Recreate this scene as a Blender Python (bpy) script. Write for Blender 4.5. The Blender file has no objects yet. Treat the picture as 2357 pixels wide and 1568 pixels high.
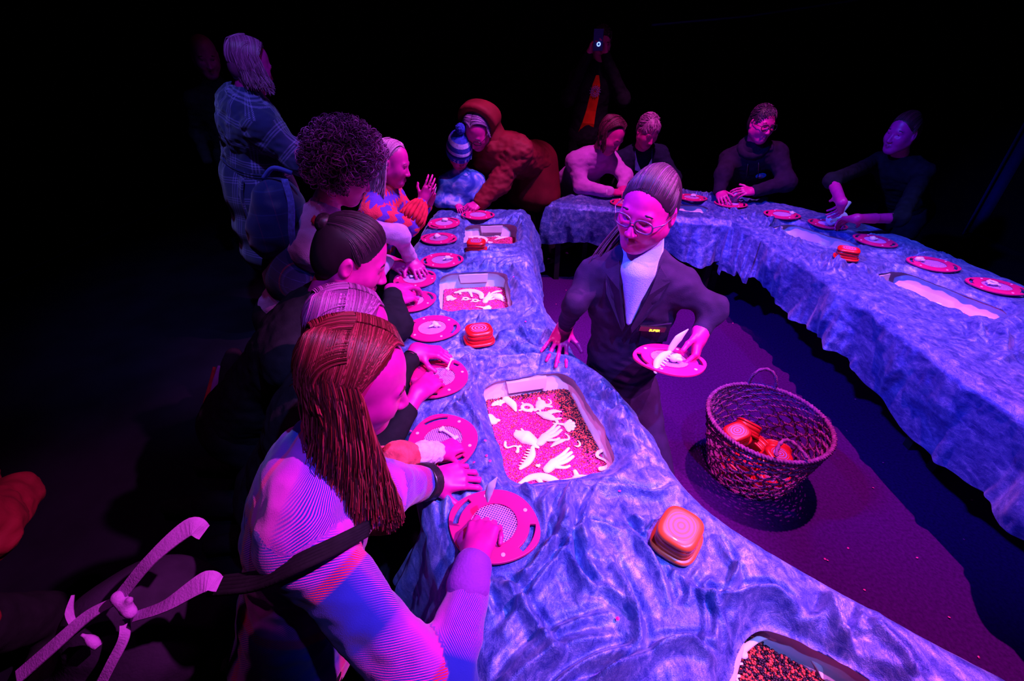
import bpy, bmesh, math, random
import numpy as np
from mathutils import Vector, Matrix
random.seed(7); RNG = np.random.default_rng(11)
S = bpy.context.scene; COL = S.collection
PI = math.pi
# ------------------------------------------------------------------ camera
PITCH = math.atan((784 - 110) / 1047.0); CAMH = 1.62; TZ = 0.62
cam = bpy.data.cameras.new('camera'); cam.sensor_width = 36; cam.lens = 1047 / 2357 * 36
cam.clip_start = 0.02
camo = bpy.data.objects.new('camera', cam); COL.objects.link(camo)
camo.location = (0, 0, CAMH); camo.rotation_euler = (PI / 2 - PITCH, 0, 0)
S.camera = camo
# ------------------------------------------------------------------ world, lights, exposure
w = bpy.data.worlds.new('dark_hall'); S.world = w; w.use_nodes = True
w.node_tree.nodes['Background'].inputs[0].default_value = (0.05, 0.03, 1, 1)
w.node_tree.nodes['Background'].inputs[1].default_value = 0.0012
S.view_settings.view_transform = 'Standard'; S.view_settings.look = 'None'
S.view_settings.gamma = 1; S.view_settings.exposure = 0.55
S.view_settings.use_curve_mapping = False

def spot(name, loc, aim, col, watt, deg, blend=0.5, size=0.06):
    l = bpy.data.lights.new(name, 'SPOT'); l.color = col; l.energy = watt
    l.spot_size = math.radians(deg); l.spot_blend = blend; l.shadow_soft_size = size
    o = bpy.data.objects.new(name, l); COL.objects.link(o); o.location = loc
    o.rotation_euler = (Vector(aim) - Vector(loc)).to_track_quat('-Z', 'Y').to_euler()
    return o
MAG = (1.0, 0.16, 0.80); BLU = (0.20, 0.22, 1.0); DEEP = (0.05, 0.07, 1.0)
spot('magenta_spot', (1.65, 0.45, 3.1), (0.08, 0.80, 0.6), MAG, 480, 44, 0.5, 0.03)        # key over the nearer tables, from the right
spot('magenta_spot', (1.28, 1.95, 3.8), (1.15, 1.60, 0.3), MAG, 640, 54, 0.6, 0.03)         # over the aisle and the basket
spot('magenta_spot', (1.05, 2.4, 3.7), (-0.25, 2.65, 0.6), MAG, 460, 42, 0.8, 0.03)
spot('magenta_spot', (0.9, 2.3, 3.9), (1.30, 3.60, 0.85), MAG, 430, 42, 0.8)
spot('magenta_spot', (-0.05, 0.2, 3.8), (0.12, 1.40, 0.6), MAG, 300, 26, 0.8)
spot('magenta_spot', (0.6, 2.6, 4.1), (0.6, 4.5, 1.0), MAG, 16, 110, 1.0)                  # added lamp, stands in for weak spill on the people at the back
spot('blue_spot', (0.75, -0.15, 3.3), (0.15, 1.25, 0.6), BLU, 440, 40, 0.7, 0.03)
spot('blue_spot', (1.2, 1.9, 3.7), (-0.05, 2.45, 0.6), BLU, 380, 42, 0.7, 0.03)
spot('blue_spot', (-0.9, 1.3, 2.9), (2.1, 2.2, 0.5), DEEP, 560, 54, 0.7)
spot('magenta_spot', (-0.5, 0.6, 4.0), (-1.3, 1.2, 0.3), MAG, 26, 64, 0.9)                # made-up weak lamp brightening what lies left of the nearer tables
spot('blue_spot', (2.3, 1.6, 3.9), (2.05, 2.2, 0.6), BLU, 240, 40, 0.8)
spot('blue_spot', (-0.4, 1.0, 3.9), (-1.60, 2.6, 0.8), BLU, 230, 40, 0.9)

# ------------------------------------------------------------------ helpers
CP, SP = math.cos(PITCH), math.sin(PITCH)
def ray(px, py):
    x = (px - 1178.5) / 1047; y = (py - 784) / 1047
    return np.array([x, CP - y * SP, -SP - y * CP])
EYE = np.array([0, 0, CAMH])
def onz(px, py, z):                  # where a photo pixel meets the horizontal plane z
    r = ray(px, py); return EYE + r * ((z - CAMH) / r[2])
def dep(px, py, d):                  # a photo pixel at a given distance into the room
    return EYE + ray(px, py) * d
def tag(o, label=None, cat=None, group=None, kind=None):
    if label: o['label'] = label
    if cat: o['category'] = cat
    if group: o['group'] = group
    if kind: o['kind'] = kind
    return o
def link(name, me, mat=None, parent=None, smooth=True):
    if mat is not None and not me.materials: me.materials.append(mat)
    if smooth:
        me.polygons.foreach_set('use_smooth', [True] * len(me.polygons))
    o = bpy.data.objects.new(name, me); COL.objects.link(o)
    if parent is not None: o.parent = parent
    return o
def pyobj(name, v, f, mat=None, parent=None, smooth=True, attrs=None):
    me = bpy.data.meshes.new(name)
    fa = None
    if isinstance(f, np.ndarray): fa = f
    if fa is not None:
        v = np.asarray(v, dtype=np.float32); nf, k = fa.shape
        me.vertices.add(len(v)); me.vertices.foreach_set('co', v.ravel())
        me.loops.add(nf * k); me.loops.foreach_set('vertex_index', fa.astype(np.int32).ravel())
        me.polygons.add(nf); me.polygons.foreach_set('loop_start', np.arange(0, nf * k, k, dtype=np.int32))
        me.update(calc_edges=True); me.validate()
    else:
        me.from_pydata([tuple(map(float, p)) for p in v], [], [tuple(map(int, q)) for q in f])
    if attrs:
        for an, av in attrs.items():
            av = np.asarray(av, dtype=np.float32)
            if av.ndim == 2 and av.shape[1] == 3:
                a = me.attributes.new(an, 'FLOAT_VECTOR', 'POINT'); a.data.foreach_set('vector', av.ravel())
            else:
                a = me.attributes.new(an, 'FLOAT', 'POINT'); a.data.foreach_set('value', av.ravel())
    me.update()
    return link(name, me, mat, parent, smooth)
def empty(name, loc=(0, 0, 0), rot=(0, 0, 0)):
    o = bpy.data.objects.new(name, None); COL.objects.link(o); o.location = loc; o.rotation_euler = rot
    o.empty_display_size = 0.05
    return o
class MB:                             # mesh builder
    def __init__(s): s.v = []; s.f = []; s.a = []
    def add(s, v, f, a=0.0):
        n = len(s.v); s.v += [tuple(p) for p in v]; s.f += [tuple(i + n for i in q) for q in f]; s.a += [a] * len(v)
        return s
    def box(s, c, size, rz=0.0, R=None):
        x, y, z = [q / 2 for q in size]; M = R if R is not None else rotz(rz)
        v = [M @ np.array(p) + np.array(c) for p in [(-x,-y,-z),(x,-y,-z),(x,y,-z),(-x,y,-z),(-x,-y,z),(x,-y,z),(x,y,z),(-x,y,z)]]
        return s.add(v, [(0,3,2,1),(4,5,6,7),(0,1,5,4),(1,2,6,5),(2,3,7,6),(3,0,4,7)])
    def tube(s, pts, rad, n=8, cap=True, a=0.0):
        v, f = tube(pts, rad, n, cap); return s.add(v, f, a)
    def lathe(s, prof, n=32, a=0.0):  # prof: (r, z)
        v = []; f = []
        for r, z in prof:
            for i in range(n):
                t = 2 * PI * i / n; v.append((r * math.cos(t), r * math.sin(t), z))
        for j in range(len(prof) - 1):
            for i in range(n):
                k = (i + 1) % n; f.append((j*n+i, j*n+k, (j+1)*n+k, (j+1)*n+i))
        f.append(tuple(reversed(range(n)))); f.append(tuple(range((len(prof)-1)*n, len(prof)*n)))
        return s.add(v, f, a)
    def build(s, name, mat, parent=None, smooth=True, attr=False):
        return pyobj(name, s.v, s.f, mat, parent, smooth, {'tint': s.a} if attr else None)
def rotz(a): c, s_ = math.cos(a), math.sin(a); return np.array([[c, -s_, 0], [s_, c, 0], [0, 0, 1.0]])
def nrm(v): v = np.asarray(v, float); return v / (np.linalg.norm(v) + 1e-12)
def frame_from(x=None, y=None, z=None):   # columns = local axes in world; first given two axes are used
    if x is not None and z is not None:
        x = nrm(x); z = nrm(np.asarray(z) - x * np.dot(z, x)); y = np.cross(z, x)
    elif y is not None and z is not None:
        y = nrm(y); z = nrm(np.asarray(z) - y * np.dot(z, y)); x = np.cross(y, z)
    return np.stack([x, y, z], 1)
def tube(pts, rad, n=8, cap=True):
    pts = np.asarray(pts, float); m = len(pts)
    rad = np.full(m, rad) if np.isscalar(rad) else np.asarray(rad, float)
    T = np.gradient(pts, axis=0); T /= np.linalg.norm(T, axis=1)[:, None] + 1e-12
    up = np.array([0, 0, 1.0]) if abs(T[0][2]) < .9 else np.array([1.0, 0, 0])
    N = np.zeros_like(pts); N[0] = nrm(np.cross(T[0], up))
    for i in range(1, m):
        N[i] = nrm(N[i-1] - T[i] * np.dot(N[i-1], T[i]))
    B = np.cross(T, N); an = np.arange(n) * 2 * PI / n
    V = pts[:, None] + rad[:, None, None] * (np.cos(an)[None, :, None] * N[:, None] + np.sin(an)[None, :, None] * B[:, None])
    v = V.reshape(-1, 3); f = []
    for j in range(m - 1):
        for i in range(n):
            k = (i + 1) % n; f.append((j*n+i, j*n+k, (j+1)*n+k, (j+1)*n+i))
    if cap: f.append(tuple(reversed(range(n)))); f.append(tuple(range((m-1)*n, m*n)))
    return v, f
def spline(P, n):                     # Catmull-Rom through control points
    P = np.asarray(P, float); P = np.vstack([2*P[0]-P[1], P, 2*P[-1]-P[-2]]); m = len(P) - 3
    t = np.linspace(0, m - 1e-9, n); i = t.astype(int); u = (t - i)[:, None]
    a, b, c, d = P[i], P[i+1], P[i+2], P[i+3]
    return .5 * (2*b + (c-a)*u + (2*a-5*b+4*c-d)*u**2 + (3*b-a-3*c+d)*u**3)
# lattice gradient noise, any number of points, 3-D
_perm = np.random.default_rng(3).permutation(512).astype(np.int64)
_grad = np.random.default_rng(4).normal(size=(512, 3)); _grad /= np.linalg.norm(_grad, axis=1)[:, None]
def noise(x, y, z=0.0):
    x, y, z = np.broadcast_arrays(np.asarray(x, float), np.asarray(y, float), np.asarray(z, float))
    xi, yi, zi = np.floor(x).astype(np.int64), np.floor(y).astype(np.int64), np.floor(z).astype(np.int64)
    xf, yf, zf = x - xi, y - yi, z - zi
    fade = lambda t: t*t*t*(t*(t*6-15)+10)
    u, v, w_ = fade(xf), fade(yf), fade(zf); out = 0
    for dx in (0, 1):
        for dy in (0, 1):
            for dz in (0, 1):
                h = _perm[(_perm[(_perm[(xi+dx) & 511] + yi + dy) & 511] + zi + dz) & 511]
                g = _grad[h]
                d = g[..., 0]*(xf-dx) + g[..., 1]*(yf-dy) + g[..., 2]*(zf-dz)
                out = out + d * (u if dx else 1-u) * (v if dy else 1-v) * (w_ if dz else 1-w_)
    return out * 1.5
def sstep(a, b, x): t = np.clip((x - a) / (b - a), 0, 1); return t*t*(3-2*t)

# ------------------------------------------------------------------ materials
def nodes(name):
    m = bpy.data.materials.new(name); m.use_nodes = True; nt = m.node_tree
    return m, nt, nt.nodes['Principled BSDF']
def N(nt, t, **kw):
    n = nt.nodes.new(t)
    for k, v in kw.items():
        if k.startswith('i_'): n.inputs[k[2:].replace('_', ' ')].default_value = v
        else: setattr(n, k, v)
    return n
def ramp(nt, stops, interp='LINEAR'):
    r = nt.nodes.new('ShaderNodeValToRGB'); r.color_ramp.interpolation = interp
    while len(r.color_ramp.elements) < len(stops): r.color_ramp.elements.new(0.5)
    for e, (p, c) in zip(r.color_ramp.elements, stops):
        e.position = p; e.color = (*c, 1) if len(c) == 3 else c
    return r
def rgb(c): return (*c, 1.0)
def plain(name, c, rough=0.6, spec=0.3, var=0.12, scale=30, bump=0.0, bscale=200, sheen=0.0, metal=0.0, coat=0.0):
    """a base colour with fine procedural variation and grain"""
    m, nt, b = nodes(name)
    tc = N(nt, 'ShaderNodeTexCoord'); nz = N(nt, 'ShaderNodeTexNoise', i_Scale=scale, i_Detail=4.0)
    nt.links.new(tc.outputs['Object'], nz.inputs['Vector'])
    r = ramp(nt, [(0.3, [x*(1-var) for x in c]), (0.7, [min(1, x*(1+var)) for x in c])])
    nt.links.new(nz.outputs['Fac'], r.inputs[0]); nt.links.new(r.outputs[0], b.inputs['Base Color'])
    b.inputs['Roughness'].default_value = rough; b.inputs['Specular IOR Level'].default_value = spec
    b.inputs['Metallic'].default_value = metal; b.inputs['Coat Weight'].default_value = coat
    if sheen: b.inputs['Sheen Weight'].default_value = sheen; b.inputs['Sheen Tint'].default_value = rgb([min(1, x*2+.1) for x in c])
    if bump:
        n2 = N(nt, 'ShaderNodeTexNoise', i_Scale=bscale, i_Detail=3.0); bp = N(nt, 'ShaderNodeBump', i_Strength=bump, i_Distance=0.002)
        nt.links.new(tc.outputs['Object'], n2.inputs['Vector']); nt.links.new(n2.outputs['Fac'], bp.inputs['Height'])
        nt.links.new(bp.outputs[0], b.inputs['Normal'])
    return m
def velvet(name):
    m, nt, b = nodes(name); L = nt.links.new
    tc = N(nt, 'ShaderNodeTexCoord')
    n1 = N(nt, 'ShaderNodeTexNoise', i_Scale=55.0, i_Detail=6.0, i_Roughness=0.7, i_Distortion=0.9)
    n2 = N(nt, 'ShaderNodeTexNoise', i_Scale=9.0, i_Detail=2.0, i_Distortion=3.0)
    n3 = N(nt, 'ShaderNodeTexNoise', i_Scale=420.0, i_Detail=2.0)
    mp = N(nt, 'ShaderNodeMapping'); mp.inputs['Scale'].default_value = (1.0, 0.55, 1.0); mp.inputs['Rotation'].default_value = (0, 0, 0.6)
    L(tc.outputs['Object'], mp.inputs[0])
    for n in (n1, n2): L(mp.outputs[0], n.inputs['Vector'])
    L(tc.outputs['Object'], n3.inputs['Vector'])
    a = N(nt, 'ShaderNodeMath', operation='MULTIPLY'); a.inputs[1].default_value = 0.62; L(n1.outputs['Fac'], a.inputs[0])
    c = N(nt, 'ShaderNodeMath', operation='MULTIPLY_ADD'); c.inputs[1].default_value = 0.38; L(n2.outputs['Fac'], c.inputs[0]); L(a.outputs[0], c.inputs[2])
    d = N(nt, 'ShaderNodeMath', operation='MULTIPLY_ADD'); d.inputs[1].default_value = 0.22; L(n3.outputs['Fac'], d.inputs[0]); L(c.outputs[0], d.inputs[2])
    r = ramp(nt, [(0.40, (0.004, 0.018, 0.19)), (0.52, (0.036, 0.066, 0.33)), (0.64, (0.095, 0.145, 0.46)), (0.79, (0.29, 0.36, 0.70))])
    L(d.outputs[0], r.inputs[0]); L(r.outputs[0], b.inputs['Base Color'])
    b.inputs['Roughness'].default_value = 0.50; b.inputs['Metallic'].default_value = 0.46; b.inputs['Specular IOR Level'].default_value = 0.25
    b.inputs['Sheen Weight'].default_value = 0.22; b.inputs['Sheen Roughness'].default_value = 0.4
    b.inputs['Sheen Tint'].default_value = (0.75, 0.72, 1, 1)
    rg_ = N(nt, 'ShaderNodeTexNoise', noise_type='RIDGED_MULTIFRACTAL', i_Scale=7.0, i_Detail=5.0, i_Roughness=0.55, i_Lacunarity=2.1, i_Distortion=0.7)
    L(mp.outputs[0], rg_.inputs['Vector'])
    bq = N(nt, 'ShaderNodeBump', i_Strength=0.8, i_Distance=0.02); L(rg_.outputs['Fac'], bq.inputs['Height'])
    bp = N(nt, 'ShaderNodeBump', i_Strength=0.7, i_Distance=0.004)
    L(d.outputs[0], bp.inputs['Height']); L(bq.outputs[0], bp.inputs['Normal']); L(bp.outputs[0], b.inputs['Normal'])
    return m
M = {}
M['velvet'] = velvet('crushed_velvet')
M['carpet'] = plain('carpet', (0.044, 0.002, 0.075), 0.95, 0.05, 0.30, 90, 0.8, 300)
M['dark_floor'] = plain('shade_black_floor', (0.006, 0.005, 0.012), 0.8, 0.1, 0.4, 3)  # near-black stands in for the missing light outside the aisle
M['black_wall'] = plain('black_drape', (0.004, 0.004, 0.006), 0.95, 0.05, 0.3, 5)
M['wood'] = plain('dark_board', (0.03, 0.018, 0.012), 0.7, 0.2, 0.3, 20)
M['steel_dark'] = plain('black_steel', (0.01, 0.01, 0.012), 0.5, 0.4)
M['sieve'] = plain('sieve_plastic', (0.60, 0.003, 0.16), 0.5, 0.35, 0.06, 15)
M['sieve_mesh'] = plain('sieve_mesh', (0.62, 0.25, 0.66), 0.55, 0.3, 0.1, 40)
M['rivet'] = plain('rivet', (0.75, 0.45, 0.8), 0.5, 0.3)
M['fossil'] = plain('plaster_fossil', (0.95, 0.97, 0.95), 0.75, 0.2, 0.06, 60, 0.4, 180)
M['fossil_toy'] = plain('pale_plastic_fossil', (0.66, 0.62, 0.80), 0.45, 0.4, 0.05, 60)
M['red_pot'] = plain('red_plastic', (0.60, 0.006, 0.010), 0.35, 0.5, 0.05, 20, coat=0.3)
M['lit_red_pot'] = plain('lit_red_plastic', (0.52, 0.085, 0.02), 0.35, 0.5, 0.05, 20, coat=0.3)  # same pot as the red ones, its stronger light put into the colour
# ------------------------------------------------------------------ room shell
def struct(name, mb, mat, **k):
    o = mb.build(name, mat, smooth=False); o['kind'] = 'structure'; return o
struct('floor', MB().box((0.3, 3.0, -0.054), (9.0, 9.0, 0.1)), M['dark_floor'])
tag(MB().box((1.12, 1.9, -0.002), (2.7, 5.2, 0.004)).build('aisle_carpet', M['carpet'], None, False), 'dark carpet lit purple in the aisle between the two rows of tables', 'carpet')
struct('ceiling', MB().box((0.3, 3.0, 4.35), (9.0, 9.0, 0.1)), M['black_wall'])
struct('wall_back', MB().box((0.3, 7.55, 2.15), (9.2, 0.1, 4.3)), M['black_wall'])
struct('wall_left', MB().box((-4.25, 3.0, 2.15), (0.1, 9.0, 4.3)), M['black_wall'])
struct('wall_right', MB().box((4.85, 3.0, 2.15), (0.1, 9.0, 4.3)), M['black_wall'])
struct('wall_front', MB().box((0.3, -1.55, 2.15), (9.2, 0.1, 4.3)), M['black_wall'])

# ------------------------------------------------------------------ tables under the cloth
L_R = [(0.11,3.25),(0.11,2.85),(0.11,2.38),(0.135,1.9),(0.22,1.5),(0.35,1.28),(0.41,1.04),(0.485,0.78),(0.63,0.61),(0.89,0.40),(1.13,0.18),(1.35,-0.05)]
L_L = [(-0.55,3.25),(-0.57,2.85),(-0.58,2.3),(-0.54,1.85),(-0.46,1.5),(-0.39,1.22),(-0.33,1.02),(-0.21,0.71),(-0.155,0.58),(-0.06,0.37),(0.06,0.1),(0.2,-0.25)]
R_F = [(0.29,3.49),(0.76,3.29),(1.15,3.11),(1.48,3.00),(1.55,2.72),(1.585,2.45),(1.61,2.1),(1.62,1.75),(1.62,1.4),(1.64,1.1),(1.65,0.8),(1.66,0.45)]
R_B = [(0.57,3.74),(0.85,3.80),(1.25,3.84),(1.60,3.78),(2.05,3.42),(2.36,3.0),(2.47,2.55),(2.53,2.1),(2.55,1.7),(2.56,1.3),(2.56,0.9),(2.56,0.45)]
BINS = {  # centre x, y, length, width, yaw (length axis measured from +y), name order
    'b1': (-0.135, 2.83, 0.42, 0.36, 0.02), 'b2': (-0.185, 2.03, 0.45, 0.37, 0.10), 'b3': (0.105, 1.09, 0.50, 0.36, 0.22),
    'b4': (0.565, 0.315, 0.34, 0.25, 0.95), 'r1': (1.22, 3.41, 0.50, 0.26, 1.22), 'r2': (1.90, 2.78, 0.50, 0.27, 0.52), 'r3': (2.06, 1.99, 0.54, 0.27, 0.34)}
def bin_local(k, x, y):
    cx, cy, ln, wd, a = BINS[k]; dx, dy = x - cx, y - cy
    c, s_ = math.cos(a), math.sin(a)
    u = dx * c + dy * s_; v = -dx * s_ + dy * c
    return u, v
def bin_sd(k, x, y, grow=0.0, r=0.05):
    u, v = bin_local(k, x, y); ln, wd = BINS[k][2] / 2 + grow, BINS[k][3] / 2 + grow
    qx, qy = np.abs(u) - wd + r, np.abs(v) - ln + r
    return np.hypot(np.maximum(qx, 0), np.maximum(qy, 0)) + np.minimum(np.maximum(qx, qy), 0) - r

def table(A, B, i0, i1, label, tuck=0.0):
    """a trestle of boards round open bays, hidden under the cloth"""
    t = empty('trestle_table', (0, 0, 0)); tag(t, label, 'table')
    A = [np.array(p) for p in A[i0:i1+1]]; B = [np.array(p) for p in B[i0:i1+1]]
    def board(p, q, w_=0.045, z=0.585, th=0.03):
        d = q - p; ln = np.linalg.norm(d); a = math.atan2(d[1], d[0]); c = (p + q) / 2
        MB().box((c[0], c[1], z), (ln, w_, th), a).build('board', M['wood'], t, False)
    ins = lambda p, q: p + (q - p) * 0.045
    PA = [ins(p, q) for p, q in zip(A, B)]; PB = [ins(q, p) for p, q in zip(A, B)]
    for k in range(len(PA) - 1): board(PA[k], PA[k+1]); board(PB[k], PB[k+1])
    for k in (0, len(PA) - 1):
        board(PA[k], PB[k], 0.06)
        for e in (PA[k], PB[k]):
            j = 1 if k == 0 else len(PA) - 2; o = (PA if e is PA[k] else PB)[j]; c = e + nrm(o - e) * 0.07; c = c + ((PB if e is PA[k] else PA)[k] - e) * tuck
            MB().box((c[0], c[1], 0.286), (0.04, 0.04, 0.568)).build('leg', M['steel_dark'], t, False)
    MB().box(((PA[0]+PB[0])[0]/2, (PA[0]+PB[0])[1]/2, 0.22), (np.linalg.norm(PB[0]-PA[0])*.8, 0.025, 0.03), math.atan2(*(PB[0]-PA[0])[::-1])).build('stretcher', M['steel_dark'], t, False)
    return t
table(L_L, L_R, 0, 4, 'low table under the far end of the nearer blue velvet cloth')
table(L_L, L_R, 4, 7, 'low table under the middle of the nearer blue velvet cloth')
table(L_L, L_R, 7, 11, 'low table under the near end of the nearer blue velvet cloth')
table(R_F, R_B, 0, 3, 'low dark-legged table under the cloth at the far gap between the table rows')
table(R_F, R_B, 3, 8, 'low table under the middle of the right-hand velvet cloth', 0.3)
table(R_F, R_B, 8, 11, 'low table under the near end of the right-hand velvet cloth', 0.3)

# ------------------------------------------------------------------ velvet cloths
def ridged(x, y, sc, ang, st, seed, p=3.0):
    c, s_ = math.cos(ang), math.sin(ang); u = (x*c + y*s_) / sc; v = (-x*s_ + y*c) / (sc * st)
    wx = noise(u*.6+seed, v*.6, 3.1) * 0.9; wy = noise(u*.6, v*.6+seed, 7.7) * 0.9
    return np.clip(1 - np.abs(noise(u + wx, v + wy, seed)) * 2.2, 0, 1) ** p
def puff(x, y, sc, ang, st, seed, warp=0.8):    # soft pillows between sharp creases
    c, s_ = math.cos(ang), math.sin(ang); u = (x*c + y*s_) / sc; v = (-x*s_ + y*c) / (sc * st)
    wx = noise(u*.55+seed, v*.55, 3.1) * warp; wy = noise(u*.55, v*.55+seed, 7.7) * warp
    return np.sqrt(np.clip(np.abs(noise(u + wx, v + wy, seed)) * 2.0, 0, 1))
def wrinkle(x, y, seed=0.0):
    m1 = sstep(-0.3, 0.4, noise(x*3.1+seed, y*3.1, 1.7)); m2 = sstep(-0.35, 0.3, noise(x*4.3, y*4.3+seed, 5.2))
    h = 0.020 * puff(x, y, 0.15, 0.9, 2.6, seed+1.3) * (0.3 + 0.7*m1) + 0.017 * puff(x, y, 0.11, -0.5, 2.8, seed+4.7) * (0.3 + 0.7*m2)
    h = h + 0.009 * puff(x, y, 0.055, 0.3, 2.2, seed+9.1) * (0.3+0.7*m2) + 0.0065 * puff(x, y, 0.04, 1.9, 2.0, seed+2.9)*(0.3+0.7*m1)
    h = h + 0.0018 * noise(x*45, y*45, seed) + 0.006 * noise(x*6, y*6, seed+2)
    return h*0.55
FLATS = [(p_[0], p_[1], r_) for p_, r_ in [(onz(a_, b_, TZ+.03), .118) for a_, b_ in ((1100,494),(1022,513),(1010,548),(1018,598),(955,641),(947,692),(995,754),(1010,868),(1020,1012),(1137,1206),(1440,466),(1592,454),(1682,468),(1800,493),(1905,515),(2014,553),(2148,607),(2294,658))]
         + [(onz(a_, b_, TZ+.02), .065) for a_, b_ in ((1555,1246),(1103,786),(1097,578),(1945,596))]]
def fold(x, y, pts, h, wd):          # one long fold along a polyline: a ridge with a hollow beside it
    P = spline(np.array(pts), 16); lo, hi = P.min(0)-5*wd, P.max(0)+5*wd
    sel = (x > lo[0]) & (x < hi[0]) & (y > lo[1]) & (y < hi[1]); out = np.zeros(x.shape)
    if not sel.any(): return out
    x, y = x[sel], y[sel]; best = np.full(x.shape, 9.0); sgn = np.zeros(x.shape); tt = np.zeros(x.shape)
    for i in range(len(P) - 1):
        a, b = P[i], P[i+1]; d = b - a; L2 = d @ d
        t = np.clip(((x-a[0])*d[0] + (y-a[1])*d[1]) / L2, 0, 1)
        ex, ey = x - a[0] - t*d[0], y - a[1] - t*d[1]; q = np.hypot(ex, ey); m_ = q < best
        best = np.where(m_, q, best); sgn = np.where(m_, np.sign(d[0]*ey - d[1]*ex), sgn); tt = np.where(m_, (i + t)/(len(P)-1), tt)
    env = np.sin(np.clip(tt, 0, 1) * PI) ** 0.6
    q = best * sgn
    out[sel] = env * (h * np.exp(-np.abs(q/wd)**1.5) - 0.6*h*np.exp(-((q-1.6*wd)/(0.7*wd))**2))
    return out
def random_folds(seed, A, B, n):
    rg = np.random.default_rng(seed); out = []; A, B = spline(A, 60), spline(B, 60)
    for _ in range(n):             # families of three to five nearly parallel folds
        i = rg.integers(2, 58); u = rg.uniform(.08, .92); c0 = A[i]*(1-u) + B[i]*u; big = rg.uniform() < .5
        a = 2.6*float(noise(c0[0]*1.9, c0[1]*1.9, seed)) + rg.normal()*.3 + 1.0
        d = np.array([math.cos(a), math.sin(a)]); nn = np.array([-d[1], d[0]]); bend = rg.normal()*.14; s2 = rg.choice([-1, 1])
        for k in range(rg.integers(2, 6)):
            ln = rg.uniform(.16, .40) if big else rg.uniform(.06, .16); sp = (.038 if big else .02)
            c = c0 + nn*sp*k*rg.uniform(.8, 1.4)*s2 + d*rg.normal()*.03; b_ = bend*ln + rg.normal()*.01
            h, w_ = (rg.uniform(.014, .028), rg.uniform(.011, .018)) if big else (rg.uniform(.006, .012), rg.uniform(.006, .010))
            out.append(([c-d*ln/2, c-d*ln*.15+nn*b_, c+d*ln*.2+nn*b_*.7, c+d*ln/2-nn*b_*.5], h, w_))
    return out
def cloth(name, A, B, bins, label, ncell, drop, folds, seed, ends=(True, False)):
    A, B = np.array(A), np.array(B)
    Ln = np.linalg.norm(np.diff((A+B)/2, axis=0), axis=1).sum(); nt_ = int(Ln / ncell)
    a, b = spline(A, nt_), spline(B, nt_); nv = int(np.linalg.norm(b - a, axis=1).mean() / ncell)
    s_ = np.linspace(0, 1, nv)
    X = a[:, None, 0] * (1-s_) + b[:, None, 0] * s_; Y = a[:, None, 1] * (1-s_) + b[:, None, 1] * s_
    sd = np.full(X.shape, 9.0); gx = np.zeros(X.shape); gy = np.zeros(X.shape)
    wob = 0.012 * noise(X*7, Y*7, seed) + 0.004*noise(X*25, Y*25, seed)
    for k in bins:
        f = lambda x, y: bin_sd(k, x, y, -0.012, 0.07) + wob
        d = f(X, Y); e = 1e-3; m_ = d < sd
        gx = np.where(m_, (f(X+e, Y) - f(X-e, Y)) / (2*e), gx); gy = np.where(m_, (f(X, Y+e) - f(X, Y-e)) / (2*e), gy)
        sd = np.minimum(sd, d)
    push = (sd < 0) & (sd > -2.2*ncell)
    X = np.where(push, X - gx*sd, X); Y = np.where(push, Y - gy*sd, Y)
    dead = sd <= -2.2*ncell
    sdc = np.maximum(sd, 0)
    Z = wrinkle(X, Y, seed)
    for pts, h, wd in folds: Z = Z + fold(X, Y, [onz(px, py, TZ+.01)[:2] for px, py in pts], h*1.5, wd*.85)
    for pts, h, wd in random_folds(int(seed)+5, A, B, int(Ln*13)): Z = Z + fold(X, Y, pts, h*(1.25 if seed < 1 else .85), wd)
    # gathers that radiate from the bins
    for k in bins:
        u, v = bin_local(k, X, Y); dd = np.maximum(bin_sd(k, X, Y, -0.012, 0.07), 0)
        ang = np.arctan2(v, u); Z = Z + 0.010 * np.exp(-dd/0.07) * np.clip(noise(ang*3.2, dd*3, seed+3.3), -.4, 1)
    for fx, fy, fr in FLATS: Z = 0.008 + (Z-0.008)*sstep(fr*0.96, fr*1.22, np.hypot(X-fx, Y-fy))
    edge = np.minimum(s_, 1-s_)[None, :] * np.linalg.norm(b - a, axis=1)[:, None]
    Z = Z * sstep(-0.01, 0.05, edge)
    Z = TZ + 0.008 + np.maximum(Z, -0.004) - 0.014*np.exp(-(edge/0.012)**2)
    Z = (TZ - 0.0105) + (Z - (TZ - 0.0105) + 0.010*np.exp(-((sdc-.03)/.02)**2))*sstep(0.0, 0.055, sdc)
    # skirts on both long sides
    K = int(drop / (ncell*1.5)); arc = np.concatenate([[0], np.cumsum(np.linalg.norm(np.diff(a, axis=0), axis=1))])
    def skirt(e, o, sgn):
        out = (e - o); out /= np.linalg.norm(out, axis=1)[:, None]
        q = np.linspace(0, 1, K+1)[1:]
        ph = arc[:, None]
        wv = noise(ph*3.4 + seed, q[None]*0.5 + sgn*5, 2.2) + 0.55*noise(ph*8.5, q[None]*0.7 + seed, 4.1) + 0.25*noise(ph*19, q[None]*1.0, 6.6)
        off = 0.008 + (0.014 + 0.13*q[None]**0.8) * (wv*0.9 + 0.25) + 0.004*noise(ph*30, q[None]*6, seed)
        off = np.maximum(off, 0.004)
        dl = drop * (0.86 + 0.28*noise(ph*2.1 + sgn*3, 0.3, seed) + 0.06*noise(ph*9, 1.3, seed))
        xs = e[:, None, 0] + out[:, None, 0]*off; ys = e[:, None, 1] + out[:, None, 1]*off
        zs = (TZ - 0.010) - dl*q[None]**1.05
        return xs, ys, zs
    xa, ya, za = skirt(a, b, 1); xb, yb, zb = skirt(b, a, -1)
    X = np.hstack([xa[:, ::-1], X, xb]); Y = np.hstack([ya[:, ::-1], Y, yb]); Z = np.hstack([za[:, ::-1], Z, zb])
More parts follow.
